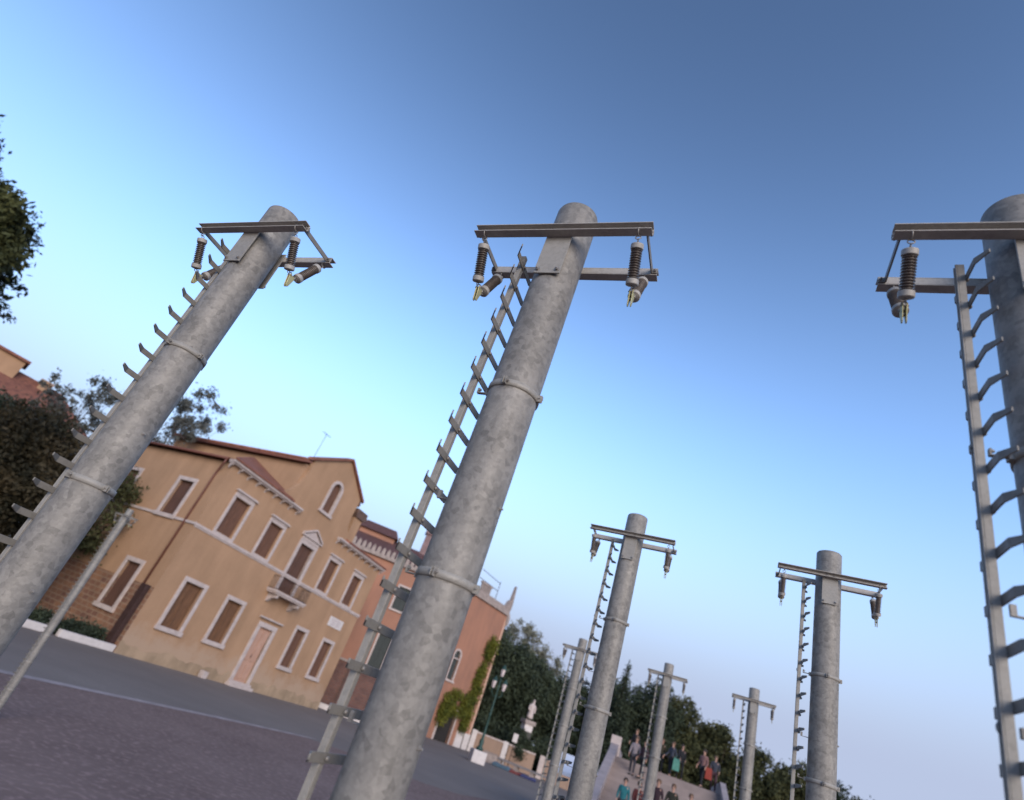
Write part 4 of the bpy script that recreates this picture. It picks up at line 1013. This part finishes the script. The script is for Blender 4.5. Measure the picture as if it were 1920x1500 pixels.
def stall():
    root = empty('market_stall', 'market stall with white awning left of the bridge steps', 'stall')
    m = MB(); m.prism([(-1.2, 2.5), (0, 3.5), (1.2, 2.5), (1.2, 2.3), (1.17, 2.3), (1.17, 2.46), (0, 3.44), (-1.17, 2.46), (-1.17, 2.3), (-1.2, 2.3)], -1.3, 1.3, 'YZ'); m.build('awning', mat('awning_cloth', (.50, .53, .60), var=.05), root)
    for x in (-1.2, 1.2):
        for y in (-1.1, 1.1): MB().tube([(x, y, 0), (x, y, 2.5)], .035, 6).build('post', IRON, root)
    MB().box(-1.2, 1.2, -.9, .6, .0, .95).build('counter', mat('counter_wood', (.14, .08, .05), var=.3), root)
    place(root, at(9.0, 31.7, 44), R(-15))
stall()

# ------------------------------------------------------------------ stepped bridge
BO = Vector((9.9, 24.0, 0)); BY = R(-22)       # +y leads away from the square
STEPZ0 = 1.35
def bridge():
    root = empty('stepped_bridge', 'pinkish stone bridge with broad steps and low parapets, people on it', 'bridge')
    m = MB(); n = 18; d = 8.6 / n; st = 2.72 / n
    m.box(-2.1, 2.9, -2.5, -.001, 0, STEPZ0)
    for i in range(n): m.box(-2.1, 2.9, i * d + (.001 if i else 0), 8.6 + 7, (0 if i == 0 else STEPZ0 + i * st + .0), STEPZ0 + (i + 1) * st)
    m.build('steps', mat('pink_stone', (.205, .165, .155), var=.15, scale=1.2, rough=.85, bump=.3, bscale=6), root)
    m = MB(); top = STEPZ0 + 2.72
    for x, q in ((-2.5, .4), (2.9, .28)):
        m.prism([(-2.5, 0), (14, 0), (14, top + .35), (9.0, top + .55), (-.5, STEPZ0 + .35), (-2.5, STEPZ0 + .3)], x, x + q, 'YZ')
    pr = m.build('parapet', mat('parapet_stone', (.27, .22, .21), var=.15, scale=2), root, bevel=.02)
    for y in (9.0,): MB().box(-2.56, -2.04, y, y + .5, 0, STEPZ0 + .95 + y * .30).build('pier', STONE, root, bevel=.02)
    place(root, BO, BY)
bridge()
def onb(x, y):
    z = STEPZ0 + (0 if y < 0 else (2.72 if y > 8.6 else (int(y / (8.6 / 18)) + 1) * 2.72 / 18))
    p = BO + Matrix.Rotation(BY, 3, 'Z') @ Vector((x, y, 0)); return (p.x, p.y, z)
C_ = cloth
P_ = [
 ('person in black at the top of the bridge beside the left parapet', (-1.35, 9.6), 2.9, C_('black', (.02, .02, .025)), C_('navy', (.02, .022, .03)), HAIRB, .05),
 ('person in pale top walking up the steps near the left parapet', (-1.2, 6.6), 3.0, C_('pale', (.34, .29, .31)), C_('grey', (.07, .065, .08)), HAIRB, .2),
 ('person in dark maroon on the steps left of the small far pole', (-.75, 6.3), 2.7, C_('maroon', (.075, .035, .045)), C_('black', (.02, .02, .025)), HAIRB, .2),
 ('person in grey-blue jacket on top of the bridge, left of two neighbours', (.55, 9.7), 2.4, C_('slate', (.06, .07, .10)), C_('navy', (.02, .022, .03)), HAIRB, .1),
 ('person in black coat on top of the bridge, carrying a pale green bag', (1.02, 9.8), 3.3, C_('black', (.02, .02, .025)), C_('black', (.02, .02, .025)), HAIR, .1),
 ('person in khaki sitting low on top of the bridge', (.0, 10.2), 3.0, C_('khaki', (.07, .055, .03)), C_('black', (.02, .02, .025)), HAIRB, .1),
 ('person with pink top and red bag near the right parapet', (2.05, 8.9), 2.8, C_('rose', (.30, .16, .15)), C_('black', (.02, .02, .025)), HAIR, .2),
 ('person in dull blue right by the right parapet, farthest right on the bridge', (2.65, 9.6), 3.4, C_('dullblue', (.055, .06, .085)), C_('maroon', (.075, .035, .045)), HAIRB, .15),
 ('person in bright turquoise at the foot of the steps', (-1.15, .6), 3.1, C_('turquoise', (.02, .17, .20)), C_('black', (.02, .02, .025)), HAIR, .12),
 ('person in dark red jacket next to the one in turquoise', (-.62, .7), 3.4, C_('darkred', (.10, .02, .02)), C_('black', (.02, .02, .025)), HAIR, .12),
 ('person in dark purple on the steps right of the small far pole', (.05, 1.5), 2.9, C_('purple', (.045, .022, .032)), C_('black', (.02, .02, .025)), HAIRB, .15),
 ('person in dark olive in the middle of the steps', (.62, 1.6), 3.1, C_('olivedark', (.035, .035, .025)), C_('black', (.02, .02, .025)), HAIRB, .15),
 ('person in bright green top on the steps below the right parapet', (1.30, 1.7), 3.0, C_('green', (.01, .15, .09)), C_('navy', (.02, .022, .03)), HAIRB, .15),
]
for lb, (x, y), yw, tp, lg, hr, sd in P_:
    person(lb, onb(x, y), BY + yw + PI + random.uniform(-.5, .5), tp, lg, hr, sd, arm=random.uniform(.0, .45), bend=random.uniform(.05, .6), h=1.64 + random.uniform(-.08, .06))
def handbag(label, x, y, z, c, s=.3):
    p = onb(x, y); o = MB().prism([(-s * .42, 0), (s * .42, 0), (s * .36, s * 1.3), (-s * .36, s * 1.3)], -.05, .05, 'XZ').torus(s * .25, .008, T(0, 0, s * 1.3) @ Rx(R(90)), 12, 5, 0, PI).build('shopping_bag', cloth('b%d' % int(c[1] * 999), c), None, bevel=.01)
    place(o, (p[0], p[1], p[2] + z), BY); tag(o, label, 'bag')
handbag('pale green bag hanging between the grey-blue and the black coated person', .80, 9.45, .35, (.12, .34, .27), .42)
handbag('red bag held by the person in pink', 2.32, 8.7, .45, (.35, .06, .04), .38)
person('person in pink and lilac standing left of the bridge steps', at(8.7, 31.8, 30), R(150), C_('lilac', (.26, .16, .19)), C_('navy', (.02, .022, .03)), HAIR, .1, h=1.75, group='people near the bridge')
KIOSK = None

# ------------------------------------------------------------------ sky, sun, camera
SKY_G, SKY_S, SKY_H, SKY_V = 1.15, 1.0, .504, .95
ZEN = (.48, 1.0, 1.30, .70)
HZ_TOP, HZ_COL = .50, (1.72, 2.0, 2.72)
w = bpy.data.worlds.new('World'); S.world = w; w.use_nodes = True
nt = w.node_tree; bg = nt.nodes['Background']
sky = nt.nodes.new('ShaderNodeTexSky'); sky.sky_type = 'NISHITA'; sky.sun_disc = False
SUN_AZ = R(163)
SUN_EL = R(16)
sky.sun_elevation = SUN_EL; sky.sun_rotation = SUN_AZ; sky.altitude = 0; sky.air_density = 1.0; sky.dust_density = .3; sky.ozone_density = 2.0
# dusk air: a little more contrast and colour overhead, lavender haze low over the horizon
N = nt.nodes; Lk = nt.links
gm = N.new('ShaderNodeGamma'); gm.inputs[1].default_value = SKY_G; Lk.new(sky.outputs[0], gm.inputs[0])
hs_ = N.new('ShaderNodeHueSaturation'); hs_.inputs['Saturation'].default_value = SKY_S; hs_.inputs['Hue'].default_value = SKY_H; hs_.inputs['Value'].default_value = SKY_V; Lk.new(gm.outputs[0], hs_.inputs['Color'])
tcw = N.new('ShaderNodeTexCoord'); sx_ = N.new('ShaderNodeSeparateXYZ'); Lk.new(tcw.outputs['Generated'], sx_.inputs[0])
mr = N.new('ShaderNodeMapRange'); mr.interpolation_type = 'SMOOTHSTEP'; mr.inputs['From Min'].default_value = .10; mr.inputs['From Max'].default_value = HZ_TOP; mr.inputs['To Min'].default_value = 1; mr.inputs['To Max'].default_value = 0
Lk.new(sx_.outputs['Z'], mr.inputs['Value'])
md = N.new('ShaderNodeMapRange'); md.interpolation_type = 'SMOOTHSTEP'; Lk.new(sx_.outputs['Z'], md.inputs['Value'])
for k_, v_ in zip(('From Min', 'From Max', 'To Min', 'To Max'), ZEN): md.inputs[k_].default_value = v_
vs_ = N.new('ShaderNodeVectorMath'); vs_.operation = 'SCALE'; Lk.new(hs_.outputs['Color'], vs_.inputs[0]); Lk.new(md.outputs['Result'], vs_.inputs['Scale'])
mxs = N.new('ShaderNodeMix'); mxs.data_type = 'RGBA'; Lk.new(mr.outputs['Result'], mxs.inputs['Factor']); Lk.new(vs_.outputs[0], mxs.inputs['A']); mxs.inputs['B'].default_value = (*HZ_COL, 1)
Lk.new(mxs.outputs['Result'], bg.inputs[0]); bg.inputs[1].default_value = .12
l = bpy.data.lights.new('sun', 'SUN'); l.energy = 1.55; l.angle = R(42); l.color = (1, .87, .75)
lo = bpy.data.objects.new('sun', l); COL.objects.link(lo)
LAZ, LEL = R(163), R(16)
dv = Vector((math.sin(LAZ) * math.cos(LEL), math.cos(LAZ) * math.cos(LEL), math.sin(LEL)))
lo.rotation_euler = (-dv).to_track_quat('-Z', 'Y').to_euler(); lo.location = (0, -20, 30)

cam = bpy.data.cameras.new('camera'); co = bpy.data.objects.new('camera', cam); COL.objects.link(co)
cam.sensor_width = 36; cam.lens = 1062.5 / 1920 * 36; cam.clip_end = 3000; cam.clip_start = .02
p = math.atan(1062.5 / math.hypot(670, 1850)); L_ = math.hypot(670, 1850); ux, uy = 670 / L_, 1850 / L_
f = Vector((0, math.cos(p), math.sin(p))); up0 = Vector((0, -math.sin(p), math.cos(p))); r0 = Vector((1, 0, 0))
X = r0 * uy + up0 * ux; Y = up0 * uy - r0 * ux
M = Matrix((X, Y, -f)).transposed().to_4x4(); M.translation = (0, 0, H)
co.matrix_world = M; S.camera = co
cam.dof.use_dof = True; cam.dof.focus_distance = 2.3; cam.dof.aperture_fstop = 2.0
S.view_settings.view_transform = 'Standard'; S.view_settings.look = 'None'; S.view_settings.gamma = 1; S.view_settings.exposure = 1.25
